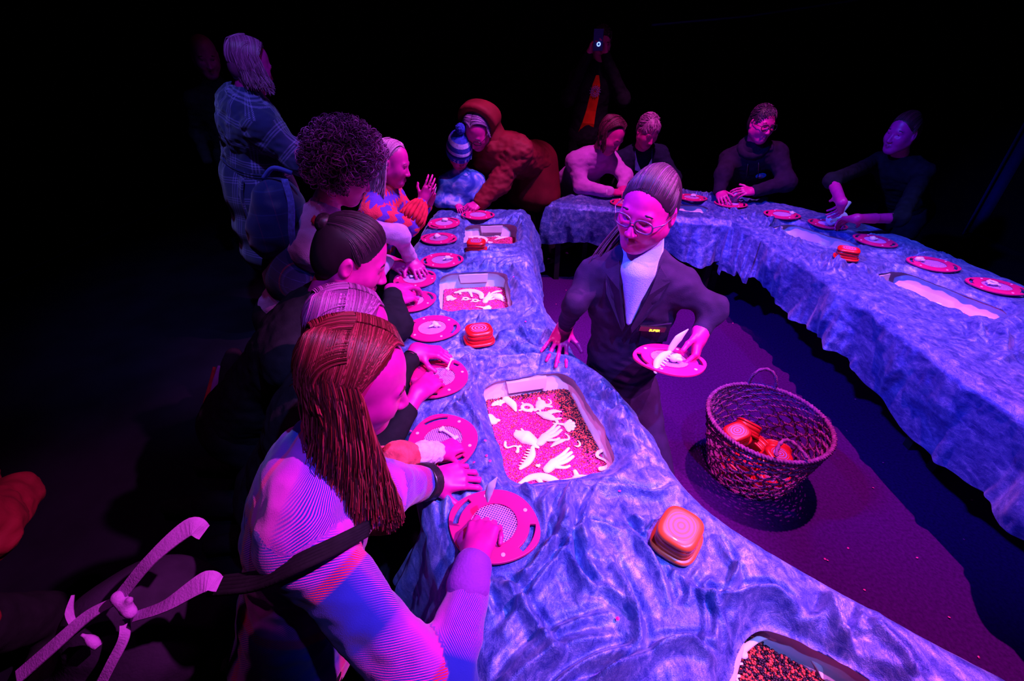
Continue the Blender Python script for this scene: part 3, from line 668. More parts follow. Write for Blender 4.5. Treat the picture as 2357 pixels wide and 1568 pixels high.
# ------------------------------------------------------------------ fossils
def stroke(pts, rad, flat=0.6, n=8):
    pts = np.asarray(pts, float); pts = np.c_[pts, np.zeros(len(pts))] if pts.shape[1] == 2 else pts
    m_ = max(6, len(pts)*4); P = spline(pts, m_) if len(pts) > 2 else np.linspace(pts[0], pts[-1], m_)
    r = np.interp(np.linspace(0, 1, m_), np.linspace(0, 1, len(rad)), rad)
    # rounded ends
    d0, d1 = nrm(P[0]-P[1]), nrm(P[-1]-P[-2])
    P = np.vstack([P[0]+d0*r[0]*.85, P[0]+d0*r[0]*.5, P, P[-1]+d1*r[-1]*.5, P[-1]+d1*r[-1]*.85]); r = np.r_[r[0]*.3, r[0]*.8, r, r[-1]*.8, r[-1]*.3]
    v, f = tube(P, r, n); v[:, 2] *= flat
    return v, f
SH = {   # strokes in units of the fossil's length; (points, radii)
 'fish': [([(-.42,0),(-.1,.03),(.2,0),(.34,0)], [.05,.2,.14,.05]), ([(.3,0),(.42,.09),(.5,.16)], [.04,.07,.03]), ([(.3,0),(.42,-.07),(.5,-.14)], [.04,.07,.03]), ([(-.05,.15),(.1,.28)], [.07,.03])],
 'oval': [([(-.25,0),(0,.02),(.22,0)], [.17,.27,.19]), ([(.25,-.05),(.4,-.12),(.5,-.13)], [.09,.07,.05]), ([(-.2,.2),(-.3,.26)], [.05,.03]), ([(-.28,.05),(-.38,.1)], [.08,.05])],
 'comb': [([(-.48,.0),(-.15,.10),(.2,.06),(.48,-.05)], [.07,.12,.12,.06])] + [([(x, .02), (x+.02, -.13)], [.045, .02]) for x in (-.36,-.24,-.12,0,.12,.24,.36)],
 'wave': [([(-.5,.22),(-.42,-.02),(-.25,-.12),(-.02,.08),(.18,.12),(.28,-.05),(.3,-.22)], [.07,.08,.06,.05,.07,.08,.10]), ([(.2,.1),(.3,.24)], [.04,.04]), ([(.24,.08),(.38,.2)], [.04,.04])],
 'hand': [([(-.45,-.1),(-.15,.0)], [.13,.15]), ([(-.1,.05),(.2,.12),(.48,.22)], [.08,.06,.04]), ([(-.08,.0),(.2,.02),(.45,.06)], [.09,.07,.05]), ([(-.1,-.08),(.15,-.12),(.4,-.08)], [.08,.07,.05]), ([(-.2,-.15),(-.02,-.28),(.12,-.3)], [.06,.05,.04])],
 'ribs': [([(-.5,-.15),(-.25,.08),(.05,.14),(.35,.02),(.48,-.25)], [.05,.09,.11,.10,.08]), ([(-.1,.1),(.02,-.05),(.14,-.25)], [.07,.05,.04]), ([(-.4,-.05),(-.3,-.18)], [.05,.05])],
 'skull': [([(-.25,-.05),(.05,-.08)], [.2,.22]), ([(-.25,.1),(-.3,.3)], [.1,.08]), ([(.15,.0),(.35,.1),(.5,.12)], [.1,.06,.06]), ([(.2,-.12),(.34,-.16)], [.08,.05])],
 'shell': [([(-.02,0),(.30*math.cos(a),.42*math.sin(a))], [.05,.085]) for a in np.linspace(-1.2, 1.2, 7)] + [([(-.08,0),(.02,0)], [.09,.11])],
 'tooth': [([(-.42,.12),(0,.06),(.4,-.18)], [.20,.2,.06])],
 'bone': [([(-.36,0),(0,.02),(.36,0)], [.07,.055,.07]), ([(-.4,.07),(-.38,.05)], [.09,.09]), ([(-.4,-.06),(-.38,-.05)], [.09,.09]), ([(.4,.06),(.38,.05)], [.09,.09]), ([(.4,-.07),(.38,-.05)], [.09,.09])],
 'vert': [([(-.1,0),(.1,0)], [.2,.2]), ([(0,.1),(.02,.42)], [.1,.06]), ([(-.1,0),(-.38,-.12)], [.1,.06]), ([(.1,0),(.36,-.16)], [.1,.06])],
 'curl': [([(-.4,.2),(-.1,.24),(.2,.1),(.26,-.15),(.1,-.35)], [.06,.09,.11,.1,.05])],
 'ring': [([(.25*math.cos(a), .22*math.sin(a)) for a in np.linspace(0, 2*PI, 9)], [.1]*9), ([(.25,0),(.45,.1)], [.07,.06]), ([(-.2,.1),(-.4,.22)], [.06,.05]), ([(-.1,-.2),(-.25,-.38)], [.06,.05])],
 'leaf': [([(-.5,0),(-.15,.02),(.2,0)], [.03,.07,.08])] + [([(0,0),(.25*math.cos(a)+.12,.3*math.sin(a))], [.09,.10]) for a in (-1.3,-.6,0,.6,1.3)],
 'lump': [([(-.2,0),(.15,.05)], [.26,.22]), ([(.1,.1),(.2,.28)], [.14,.1]), ([(-.1,-.12),(.1,-.25)], [.15,.12])],
 'blade': [([(-.5,0),(-.2,.06),(.15,.07),(.5,.0)], [.03,.11,.13,.02])],
}
fossil_cache = {}
def fossil(kind, loc, length, yaw, label, grp, mat='fossil', rot=None, flat=0.55):
    key = (kind, mat, flat)
    if key not in fossil_cache:
        b = MB()
        for pts, rd in SH[kind]: b.add(*stroke(pts, rd, flat))
        me = b.build('fossil', M[mat]).data; bpy.data.objects.remove(bpy.data.objects[-1] if False else [o for o in bpy.data.objects if o.data == me][0]); fossil_cache[key] = me
    o = bpy.data.objects.new('fossil', fossil_cache[key]); COL.objects.link(o)
    o.location = loc; o.scale = (length,)*3; o.rotation_euler = rot if rot else (0, 0, yaw); tag(o, label, 'fossil', grp); return o
def in_bin(k, items, grp):
    z = TZ - 0.012 - BIN_LEVEL[k] + 0.006
    for kind, x0, y0, x1, y1, lab in items:       # tail and head pixels in the photo
        a, b = onz(x0, y0, z), onz(x1, y1, z); c = (a+b)/2; d = b - a
        fossil(kind, (c[0], c[1], z), np.linalg.norm(d)*1.12, math.atan2(d[1], d[0]), lab, grp)
in_bin('b3', [
 ('shell', 1158, 942, 1143, 920, 'white ribbed shell at the far left of the largest bin'), ('tooth', 1160, 922, 1195, 942, 'white tapered fossil beside the ribbed shell in the largest bin'),
 ('ring', 1195, 932, 1232, 945, 'white ring-shaped fossil near the far wall of the largest bin'), ('vert', 1248, 915, 1240, 950, 'white T-shaped fossil bone near the far wall of the largest bin'),
 ('curl', 1225, 952, 1243, 940, 'tiny white curl below the T-shaped bone'), ('curl', 1257, 920, 1270, 932, 'small white sliver right of the T-shaped bone'),
 ('fish', 1235, 950, 1285, 968, 'white fish-like fossil in the middle of the largest bin'), ('leaf', 1276, 975, 1325, 982, 'bluish white leaf-shaped fossil on the shade-darkened lentils'),
 ('tooth', 1265, 952, 1290, 944, 'white pointed fin sticking out above the fish-like fossil'), ('lump', 1120, 955, 1142, 980, 'white lumpy fossil against the left wall of the largest bin'),
 ('oval', 1180, 995, 1240, 1022, 'white oval trilobite-like fossil in the largest bin'), ('hand', 1238, 1015, 1290, 985, 'white branching fossil between the oval one and the leaf'),
 ('curl', 1296, 1000, 1312, 1014, 'small white hook under the leaf-shaped fossil'), ('blade', 1270, 1028, 1305, 1012, 'white feathered blade fossil in the largest bin'),
 ('wave', 1162, 1025, 1200, 1035, 'white S-shaped fossil at the left of the largest bin'), ('comb', 1225, 1032, 1202, 1078, 'white comb-toothed jaw fossil in the largest bin'),
 ('hand', 1255, 1075, 1318, 1045, 'white hand-like cluster of bones in the largest bin'), ('lump', 1232, 1072, 1246, 1072, 'tiny white nugget near the comb-toothed jaw'),
 ('ribs', 1200, 1105, 1290, 1112, 'white curved rib fossil at the near edge of the largest bin'), ('skull', 1315, 1100, 1375, 1102, 'white skull-like fossil at the near right of the largest bin'),
 ('curl', 1325, 1015, 1335, 1030, 'thin white sliver on the boundary of the shade-darkened lentils'), ('wave', 1378, 1040, 1400, 1085, 'bluish white fossil leaning on the right wall of the largest bin')],
 'white fossils in the largest bin')
in_bin('b2', [
 ('ribs', 1055, 670, 1112, 678, 'white rib fossil near the far wall of the middle bin'), ('ring', 1062, 686, 1082, 690, 'white ring fossil in the middle bin'), ('ring', 1084, 690, 1104, 694, 'white fossil with a hole in the centre of the middle bin'),
 ('oval', 1130, 678, 1162, 690, 'white rounded fossil at the right of the middle bin'), ('hand', 1112, 694, 1135, 676, 'white forked fossil in the middle bin'),
 ('blade', 1130, 676, 1155, 670, 'thin white blade fossil behind the rounded one'), ('leaf', 1098, 706, 1130, 712, 'white leaf fossil at the near edge of the middle bin'),
 ('lump', 1030, 682, 1044, 693, 'white nugget at the left of the middle bin'), ('tooth', 1168, 684, 1176, 698, 'white tooth fossil by the right wall of the middle bin')], 'white fossils in the middle bin')
in_bin('b1', [
 ('ribs', 1086, 545, 1122, 552, 'white rib fossil in the farthest bin'), ('comb', 1120, 541, 1150, 545, 'white comb fossil in the farthest bin'), ('blade', 1140, 552, 1168, 546, 'white blade fossil at the right of the farthest bin'),
 ('lump', 1122, 557, 1134, 560, 'small white nugget at the near edge of the farthest bin')], 'white fossils in the farthest bin')
in_bin('b4', [('ribs', 1688, 1560, 1692, 1500, 'white curved fossil along the left wall of the bin at the bottom edge'), ('bone', 1700, 1502, 1778, 1455, 'white bone along the far wall of the bin at the bottom edge'),
 ('tooth', 1868, 1520, 1900, 1560, 'white tooth at the right of the bin at the bottom edge')], 'white fossils in the bin at the bottom edge')
in_bin('r3', [('lump', 2152, 697, 2170, 703, 'white nugget in the near bin of the right table')], 'white fossils in the right bins')
# small pale casts lying on the sieves
zs = TZ + 0.038
for kind, px, py, ln, yaw, lab in [
 ('lump', 1025, 506, 0.055, 0.3, 'pale knob-shaped cast on the sieve beyond the girl\'s hands'), ('lump', 1006, 543, 0.06, 1.3, 'pale lumpy cast on the sieve by the girl\'s cuff'),
 ('vert', 1030, 594, 0.07, 0.4, 'pale spiky cast on the sieve between the far two bins'), ('vert', 1002, 747, 0.065, 2.3, 'pale spiky cast on the unattended middle sieve'),
 ('vert', 948, 690, 0.075, 0.6, 'pale cast in the shadow of the dark-haired man\'s hands'), ('bone', 1032, 998, 0.075, -0.7, 'pale bone cast beside the white-cuffed small hand'),
 ('lump', 1597, 450, 0.06, 0.2, 'pale lump on the sieve behind the empty far bin'), ('lump', 1824, 490, 0.055, 1.0, 'pale lump on the sieve right of the hoodie man'),
 ('lump', 2010, 549, 0.065, 0.7, 'pale lump on the dim sieve behind the right-hand red pot'), ('lump', 2118, 597, 0.065, 0.1, 'pale lump on the handle end of the striped sieve'), ('ring', 2284, 651, 0.075, 0.9, 'pale ring-shaped cast on the sieve at the right edge'),
 ('lump', 1438, 462, 0.05, 0.9, 'pale lump on the sieve before the woman in the pink jumper')]:
    p = onz(px, py, zs); fossil(kind, (p[0], p[1], zs), ln, yaw, lab, 'pale casts on the sieves', 'fossil_toy', flat=0.9)
fp = dep(958, 636, 2.30); fossil('bone', onz(962, 634, zs), 0.085, 0.3, 'pale bone cast under the curly-haired woman\'s fingers', 'pale casts on the sieves', 'fossil_toy')
# stray lentils
def strays():
    v = MB().add(np.array(LENS_V)*0.0042, LENS_F); me = v.build('stray_lentil', M['lentil'], None, False, True).data
    [bpy.data.objects.remove(o) for o in list(bpy.data.objects) if o.data == me]
    me.attributes['tint'].data.foreach_set('value', [0.72]*8)
    n = 0
    for px, py, where in [(1091,1064,'t'),(1117,1014,'t'),(1120,1049,'t'),(1128,1061,'t'),(1082,990,'t'),(1426,1130,'t'),(1422,1424,'t'),(1182,637,'t'),(1288,834,'t'),(946,992,'t'),(1210,740,'t'),
        (1303,668,'f'),(1284,630,'f'),(1338,706,'f'),(1687,744,'f'),(1780,722,'f'),(1969,919,'f'),(1949,992,'f'),(2033,1065,'f'),(2010,1123,'f'),(2237,1151,'f'),(2219,1242,'f'),(2111,1284,'f'),(1899,1287,'f'),(1990,1358,'f'),(2185,1421,'f'),(2253,1513,'f'),(1905,1290,'f'),(1952,1262,'f'),(1280,700,'f')]:
        p = onz(px, py, TZ + 0.03 if where == 't' else 0.004); o = bpy.data.objects.new('stray_lentil', me); COL.objects.link(o); o.location = p; o.rotation_euler = (random.uniform(-.4,.4), random.uniform(-.4,.4), n)
        o.scale = (1, 1, 1.2)
        tag(o, 'stray red lentil dropped on the blue velvet' if where == 't' else 'stray red lentil dropped on the purple-lit carpet', 'lentil', 'lentils dropped on the cloth' if where == 't' else 'lentils dropped on the carpet'); n += 1
strays()
# ------------------------------------------------------------------ smooth solids (distance fields meshed with surface nets)
class Solid:
    def __init__(s): s.p = []
    def cap(s, a, b, ra, rb=None, k=0.03, tagv=0): s.p.append(('c', np.asarray(a, float), np.asarray(b, float), ra, ra if rb is None else rb, k, tagv)); return s
    def ell(s, c, r, R=None, k=0.03, tagv=0): s.p.append(('e', np.asarray(c, float), np.asarray(r, float), np.eye(3) if R is None else R, None, k, tagv)); return s
    def sub(s, c, r, R=None, k=0.008): s.p.append(('s', np.asarray(c, float), np.asarray(r, float), np.eye(3) if R is None else R, None, k, 0)); return s
    def cut(s, p0, n): s.p.append(('h', np.asarray(p0, float), nrm(n), None, None, 0.004, 0)); return s   # removes the half space n.(p-p0)>0
    def chain(s, pts, rad, k=0.03, tagv=0):
        for i in range(len(pts)-1): s.cap(pts[i], pts[i+1], rad[i], rad[i+1], k, tagv)
        return s
    @staticmethod
    def dist(pr, X, Y, Z):
        t, a, b, c, d = pr[:5]
        if t == 'c':
            ba = b - a; L2 = ba @ ba + 1e-12
            h = np.clip(((X-a[0])*ba[0] + (Y-a[1])*ba[1] + (Z-a[2])*ba[2]) / L2, 0, 1)
            return np.sqrt((X-a[0]-h*ba[0])**2 + (Y-a[1]-h*ba[1])**2 + (Z-a[2]-h*ba[2])**2) - (c + (d-c)*h)
        if t == 'h': return (X-a[0])*b[0] + (Y-a[1])*b[1] + (Z-a[2])*b[2]
        x, y, z = X-a[0], Y-a[1], Z-a[2]; R = c
        u = x*R[0, 0]+y*R[1, 0]+z*R[2, 0]; v = x*R[0, 1]+y*R[1, 1]+z*R[2, 1]; w_ = x*R[0, 2]+y*R[1, 2]+z*R[2, 2]
        k0 = np.sqrt((u/b[0])**2 + (v/b[1])**2 + (w_/b[2])**2); k1 = np.sqrt((u/b[0]**2)**2 + (v/b[1]**2)**2 + (w_/b[2]**2)**2) + 1e-9
        return k0*(k0-1)/k1
    def bounds(s):
        lo, hi = [], []
        for pr in s.p:
            if pr[0] == 'c':
                r = max(pr[3], pr[4]); lo.append(np.minimum(pr[1], pr[2])-r); hi.append(np.maximum(pr[1], pr[2])+r)
            elif pr[0] == 'e':
                e = np.sqrt(((pr[3]*pr[2][None, :])**2).sum(1)); lo.append(pr[1]-e); hi.append(pr[1]+e)
        return np.min(lo, 0), np.max(hi, 0)
    def mesh(s, vox, warp=None):
        lo, hi = s.bounds(); lo = lo - 3*vox; hi = hi + 3*vox
        n = np.ceil((hi-lo)/vox).astype(int) + 1
        ax = [lo[i] + vox*np.arange(n[i]) for i in range(3)]
        f = np.full(n, 1.0, dtype=np.float32)
        for pr in s.p:
            if pr[0] == 'c':
                r = max(pr[3], pr[4]); a, b = np.minimum(pr[1], pr[2])-r, np.maximum(pr[1], pr[2])+r
            elif pr[0] in 'es':
                e = np.sqrt(((pr[3]*pr[2][None, :])**2).sum(1)); a, b = pr[1]-e, pr[1]+e
            else: a, b = lo, hi
            k = pr[5]; m_ = k + 3*vox
            i0 = np.clip(np.floor((a-m_-lo)/vox).astype(int), 0, n); i1 = np.clip(np.ceil((b+m_-lo)/vox).astype(int)+1, 0, n)
            if (i1 <= i0).any(): continue
            sl = tuple(slice(i0[i], i1[i]) for i in range(3))
            X = ax[0][sl[0]][:, None, None]; Y = ax[1][sl[1]][None, :, None]; Z = ax[2][sl[2]][None, None, :]
            d = Solid.dist(pr, X, Y, Z); g = f[sl]
            if pr[0] in 'ce':
                h = np.clip(0.5 + 0.5*(g-d)/k, 0, 1); f[sl] = g + (d-g)*h - k*h*(1-h)
            elif pr[0] == 's':
                h = np.clip(0.5 - 0.5*(g+d)/k, 0, 1); f[sl] = g + (-d-g)*h + k*h*(1-h)
            else: f[sl] = np.maximum(g, d)
        ins = f < 0
        c = np.zeros(n-1, np.int8)
        for i in (0, 1):
            for j in (0, 1):
                for k in (0, 1): c += ins[i:n[0]-1+i, j:n[1]-1+j, k:n[2]-1+k]
        act = (c > 0) & (c < 8); idx = np.full(act.shape, -1, np.int64); I = np.argwhere(act); idx[act] = np.arange(len(I))
        acc = np.zeros((len(I), 3)); cnt = np.zeros(len(I))
        for axis in range(3):
            o1, o2 = [q for q in range(3) if q != axis]
            for s1 in (0, 1):
                for s2 in (0, 1):
                    A = I.copy(); A[:, o1] += s1; A[:, o2] += s2; B = A.copy(); B[:, axis] += 1
                    fa = f[A[:, 0], A[:, 1], A[:, 2]]; fb = f[B[:, 0], B[:, 1], B[:, 2]]; cr = (fa < 0) != (fb < 0)
                    t = np.where(cr, fa/(fa-fb+1e-12*(fa == fb)), 0); P = A.astype(float); P[:, axis] += t
                    acc[cr] += P[cr]; cnt[cr] += 1
        V = acc/np.maximum(cnt, 1)[:, None]*vox + lo
        F = []
        for axis in range(3):
            o1, o2 = (axis+1) % 3, (axis+2) % 3
            sl0 = [slice(None)]*3; sl1 = [slice(None)]*3; sl0[axis] = slice(0, -1); sl1[axis] = slice(1, None)
            a, b = ins[tuple(sl0)], ins[tuple(sl1)]; E = np.argwhere(a != b)
            E = E[(E[:, o1] > 0) & (E[:, o2] > 0) & (E[:, o1] < n[o1]-1) & (E[:, o2] < n[o2]-1)]
            up = a[E[:, 0], E[:, 1], E[:, 2]]
            def cell(d1, d2):
                q = E.copy(); q[:, o1] -= d1; q[:, o2] -= d2; return idx[q[:, 0], q[:, 1], q[:, 2]]
            q = np.stack([cell(1, 1), cell(0, 1), cell(0, 0), cell(1, 0)], 1); q[~up] = q[~up][:, ::-1]; F.append(q)
        F = np.concatenate(F); F = F[(F >= 0).all(1)]
        # relax once
        Vs = V.copy(); ct = np.ones(len(V))
        for i in range(4):
            a, b = F[:, i], F[:, (i+1) % 4]; np.add.at(Vs, a, V[b]); np.add.at(ct, a, 1)
        V = V*0.4 + 0.6*Vs/ct[:, None]
        return V, F
    def nearest(s, V):       # index of the closest added primitive for each vertex
        best = np.full(len(V), 9e9); w_ = np.zeros(len(V), int)
        for i, pr in enumerate(s.p):
            if pr[0] in 'ce':
                d = Solid.dist(pr, V[:, 0], V[:, 1], V[:, 2]); m_ = d < best; best[m_] = d[m_]; w_[m_] = i
        return w_
def normals(V, F):
    n = np.cross(V[F[:, 2]]-V[F[:, 0]], V[F[:, 3]]-V[F[:, 1]]); out = np.zeros_like(V)
    for i in range(4): np.add.at(out, F[:, i], n)
    return out/(np.linalg.norm(out, axis=1)[:, None]+1e-12)
def merge(ms):
    V = []; F = []; n = 0
    for v, f in ms: V.append(v); F.append(f+n); n += len(v)
    return np.concatenate(V), np.concatenate(F)
# ------------------------------------------------------------------ figures
def skin(name, c, lip):
    m, nt, b = nodes(name); L = nt.links.new
    at = N(nt, 'ShaderNodeAttribute', attribute_name='tint'); tc = N(nt, 'ShaderNodeTexCoord')
    nz = N(nt, 'ShaderNodeTexNoise', i_Scale=45.0, i_Detail=3.0); L(tc.outputs['Object'], nz.inputs['Vector'])
    r = ramp(nt, [(0.3, [x*.9 for x in c]), (0.7, [min(1, x*1.08) for x in c])]); L(nz.outputs['Fac'], r.inputs[0])
    mx = N(nt, 'ShaderNodeMix', data_type='RGBA'); L(at.outputs['Fac'], mx.inputs['Factor']); L(r.outputs[0], mx.inputs['A']); mx.inputs['B'].default_value = rgb(lip)
    L(mx.outputs['Result'], b.inputs['Base Color']); b.inputs['Roughness'].default_value = 0.42; b.inputs['Specular IOR Level'].default_value = 0.35
    return m
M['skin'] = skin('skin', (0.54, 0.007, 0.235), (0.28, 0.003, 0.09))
M['eye'] = plain('eye_white', (0.45, 0.30, 0.5), 0.2, 0.5); M['iris'] = plain('iris', (0.02, 0.01, 0.02), 0.2, 0.5)
M['nail'] = plain('nail', (0.55, 0.05, 0.36), 0.25, 0.5)
def head_prims(s, H, hc, k=1.0, ears=True, female=False):
    q = lambda x, y, z: hc + H @ (np.array([x, y, z])*k)
    e = lambda c, r, kk=0.02, R=None: s.ell(q(*c), np.array(r)*k, H if R is None else R, kk*k)
    e((0, -.012, .030), (.074, .094, .086)); e((0, .014, -.022), (.066, .074, .091)); e((0, .052, -.094), (.026, .030, .024), .025)
    for x in (-1, 1):
        s.cap(q(x*.048, .0, -.056), q(x*.012, .048, -.094), .024*k, .021*k, .04*k)
        e((x*.034, .054, -.030), (.024, .024, .026), .035)
        e((x*.011, .093, -.040), (.0085, .011, .0075), .006)
        if ears:
            s.ell(q(x*.074, -.008, -.008), np.array((.010, .018, .031))*k, H @ rotz(-x*.35), .006*k)
            s.sub(q(x*.084, .000, -.006), np.array((.007, .010, .018))*k, H, .004*k)
    s.cap(q(-.034, .074, .017), q(.034, .074, .017), .011*k, .011*k, .014*k)
    s.cap(q(0, .080, .006), q(0, .104, -.036), .0070*k, .0100*k, .010*k)
    for x in (-1, 1): s.sub(q(x*.031, .090, -.001), np.array((.016, .013, .009))*k, H, .010*k)
    for x in (-1, 1):
        s.cap(q(x*.046, .069, .001), q(x*.031, .0825, .007), .0032*k, .0034*k, .004*k); s.cap(q(x*.031, .0825, .007), q(x*.017, .076, -.001), .0034*k, .0032*k, .004*k)
        s.cap(q(x*.044, .069, -.004), q(x*.018, .077, -.006), .003*k, .003*k, .006*k)
    for z, r, dy in ((-.0655, .0052, 0.0), (-.0755, .0062, -.001)):
        s.cap(q(-.020, .078+dy, -.069), q(0, .0895+dy, z), .0036*k, r*k, .006*k); s.cap(q(.020, .078+dy, -.069), q(0, .0895+dy, z), .0036*k, r*k, .006*k)
    return q
FINGERS = [  # root (along, across), bone lengths, radius
    ((.088, .028), (.042, .025, .020), .0085), ((.092, .008), (.046, .029, .021), .0088), ((.088, -.012), (.042, .027, .020), .0084), ((.078, -.030), (.033, .020, .017), .0074)]
def hand_prims(s, wr, d, dorsal, side, curl, spread=0.0, thumb=(0.5, 0.3), size=1.0):
    """wr wrist; d finger direction; dorsal back-of-hand normal; side +1 thumb on +Y of the hand frame; curl per finger (0 flat..1 fist)"""
    Fm = frame_from(x=d, z=dorsal); sy = side
    q = lambda x, y, z: np.asarray(wr) + Fm @ (np.array([x, y*sy, z])*size)
    c = [curl]*4 if np.isscalar(curl) else list(curl)
    for (x0, y0), _, r in FINGERS: s.cap(q(.012, y0*.55, 0), q(x0, y0, .002), .0135*size, .0105*size, .012*size)
    s.ell(q(.05, 0, -.004), np.array((.046, .036, .013))*size, Fm, .012*size)
    tips = []
    for i, ((x0, y0), ln, r) in enumerate(FINGERS):
        sp = spread*(1.5-i)*0.5; p = np.array([x0, y0, .002]); a = c[i]*0.9; lat = np.array([0, math.sin(sp), 0])
        for j, l in enumerate(ln):
            dv = np.array([math.cos(a)*math.cos(sp), math.sin(sp), -math.sin(a)]); nx = p + dv*l
            s.cap(q(*p), q(*nx), r*(1-.08*j)*size, r*(1-.08*(j+1))*size, .004*size); p = nx; a += c[i]*(1.35, 1.0, .8)[j]
        tips.append(q(*p))
    ta, tb = thumb    # abduction, flexion
    p = np.array([.018, .020, -.006]); a = 0.55 + ta*0.75
    s.cap(q(*p), q(.040, .034+.012*ta, -.010-.01*tb), .0155*size, .0125*size, .012*size)
    p = np.array([.040, .034+.012*ta, -.010-.01*tb])
    for l, r in ((.034, .0105), (.027, .0092)):
        dv = np.array([math.cos(a)*math.cos(tb*.5), math.sin(a), -math.sin(tb*.9)]); dv /= np.linalg.norm(dv); nx = p + dv*l
        s.cap(q(*p), q(*nx), r*size, r*.9*size, .005*size); p = nx; a -= 0.35+.4*tb
    tips.append(q(*p)); return tips, Fm
def strands(name, polys, rad, mat, parent, n=4):
    V = []; F = []; k = 0; A = []
    for P in polys:
        m_ = len(P); r = rad*(0.25+0.75*np.sin(np.linspace(0.25, PI*0.93, m_)))
        v, _ = tube(P, r, n, False); V.append(v); A.append(np.full(len(v), random.random()))
        j = np.arange(m_-1)[:, None]*n; i = np.arange(n)[None]; i2 = (i+1) % n
        F.append(np.stack([j+i, j+i2, j+n+i2, j+n+i], -1).reshape(-1, 4)+k); k += len(v)
    return np.concatenate(V), np.concatenate(F), np.concatenate(A)
def hair_mat(name, c, hi, rough=0.42):
    m, nt, b = nodes(name); L = nt.links.new
    at = N(nt, 'ShaderNodeAttribute', attribute_name='tint'); r = ramp(nt, [(0.0, [x*.55 for x in c]), (0.6, c), (1.0, hi)])
    L(at.outputs['Fac'], r.inputs[0]); L(r.outputs[0], b.inputs['Base Color']); b.inputs['Roughness'].default_value = rough+.08; b.inputs['Specular IOR Level'].default_value = 0.35
    b.inputs['Anisotropic'].default_value = 0.4
    return m
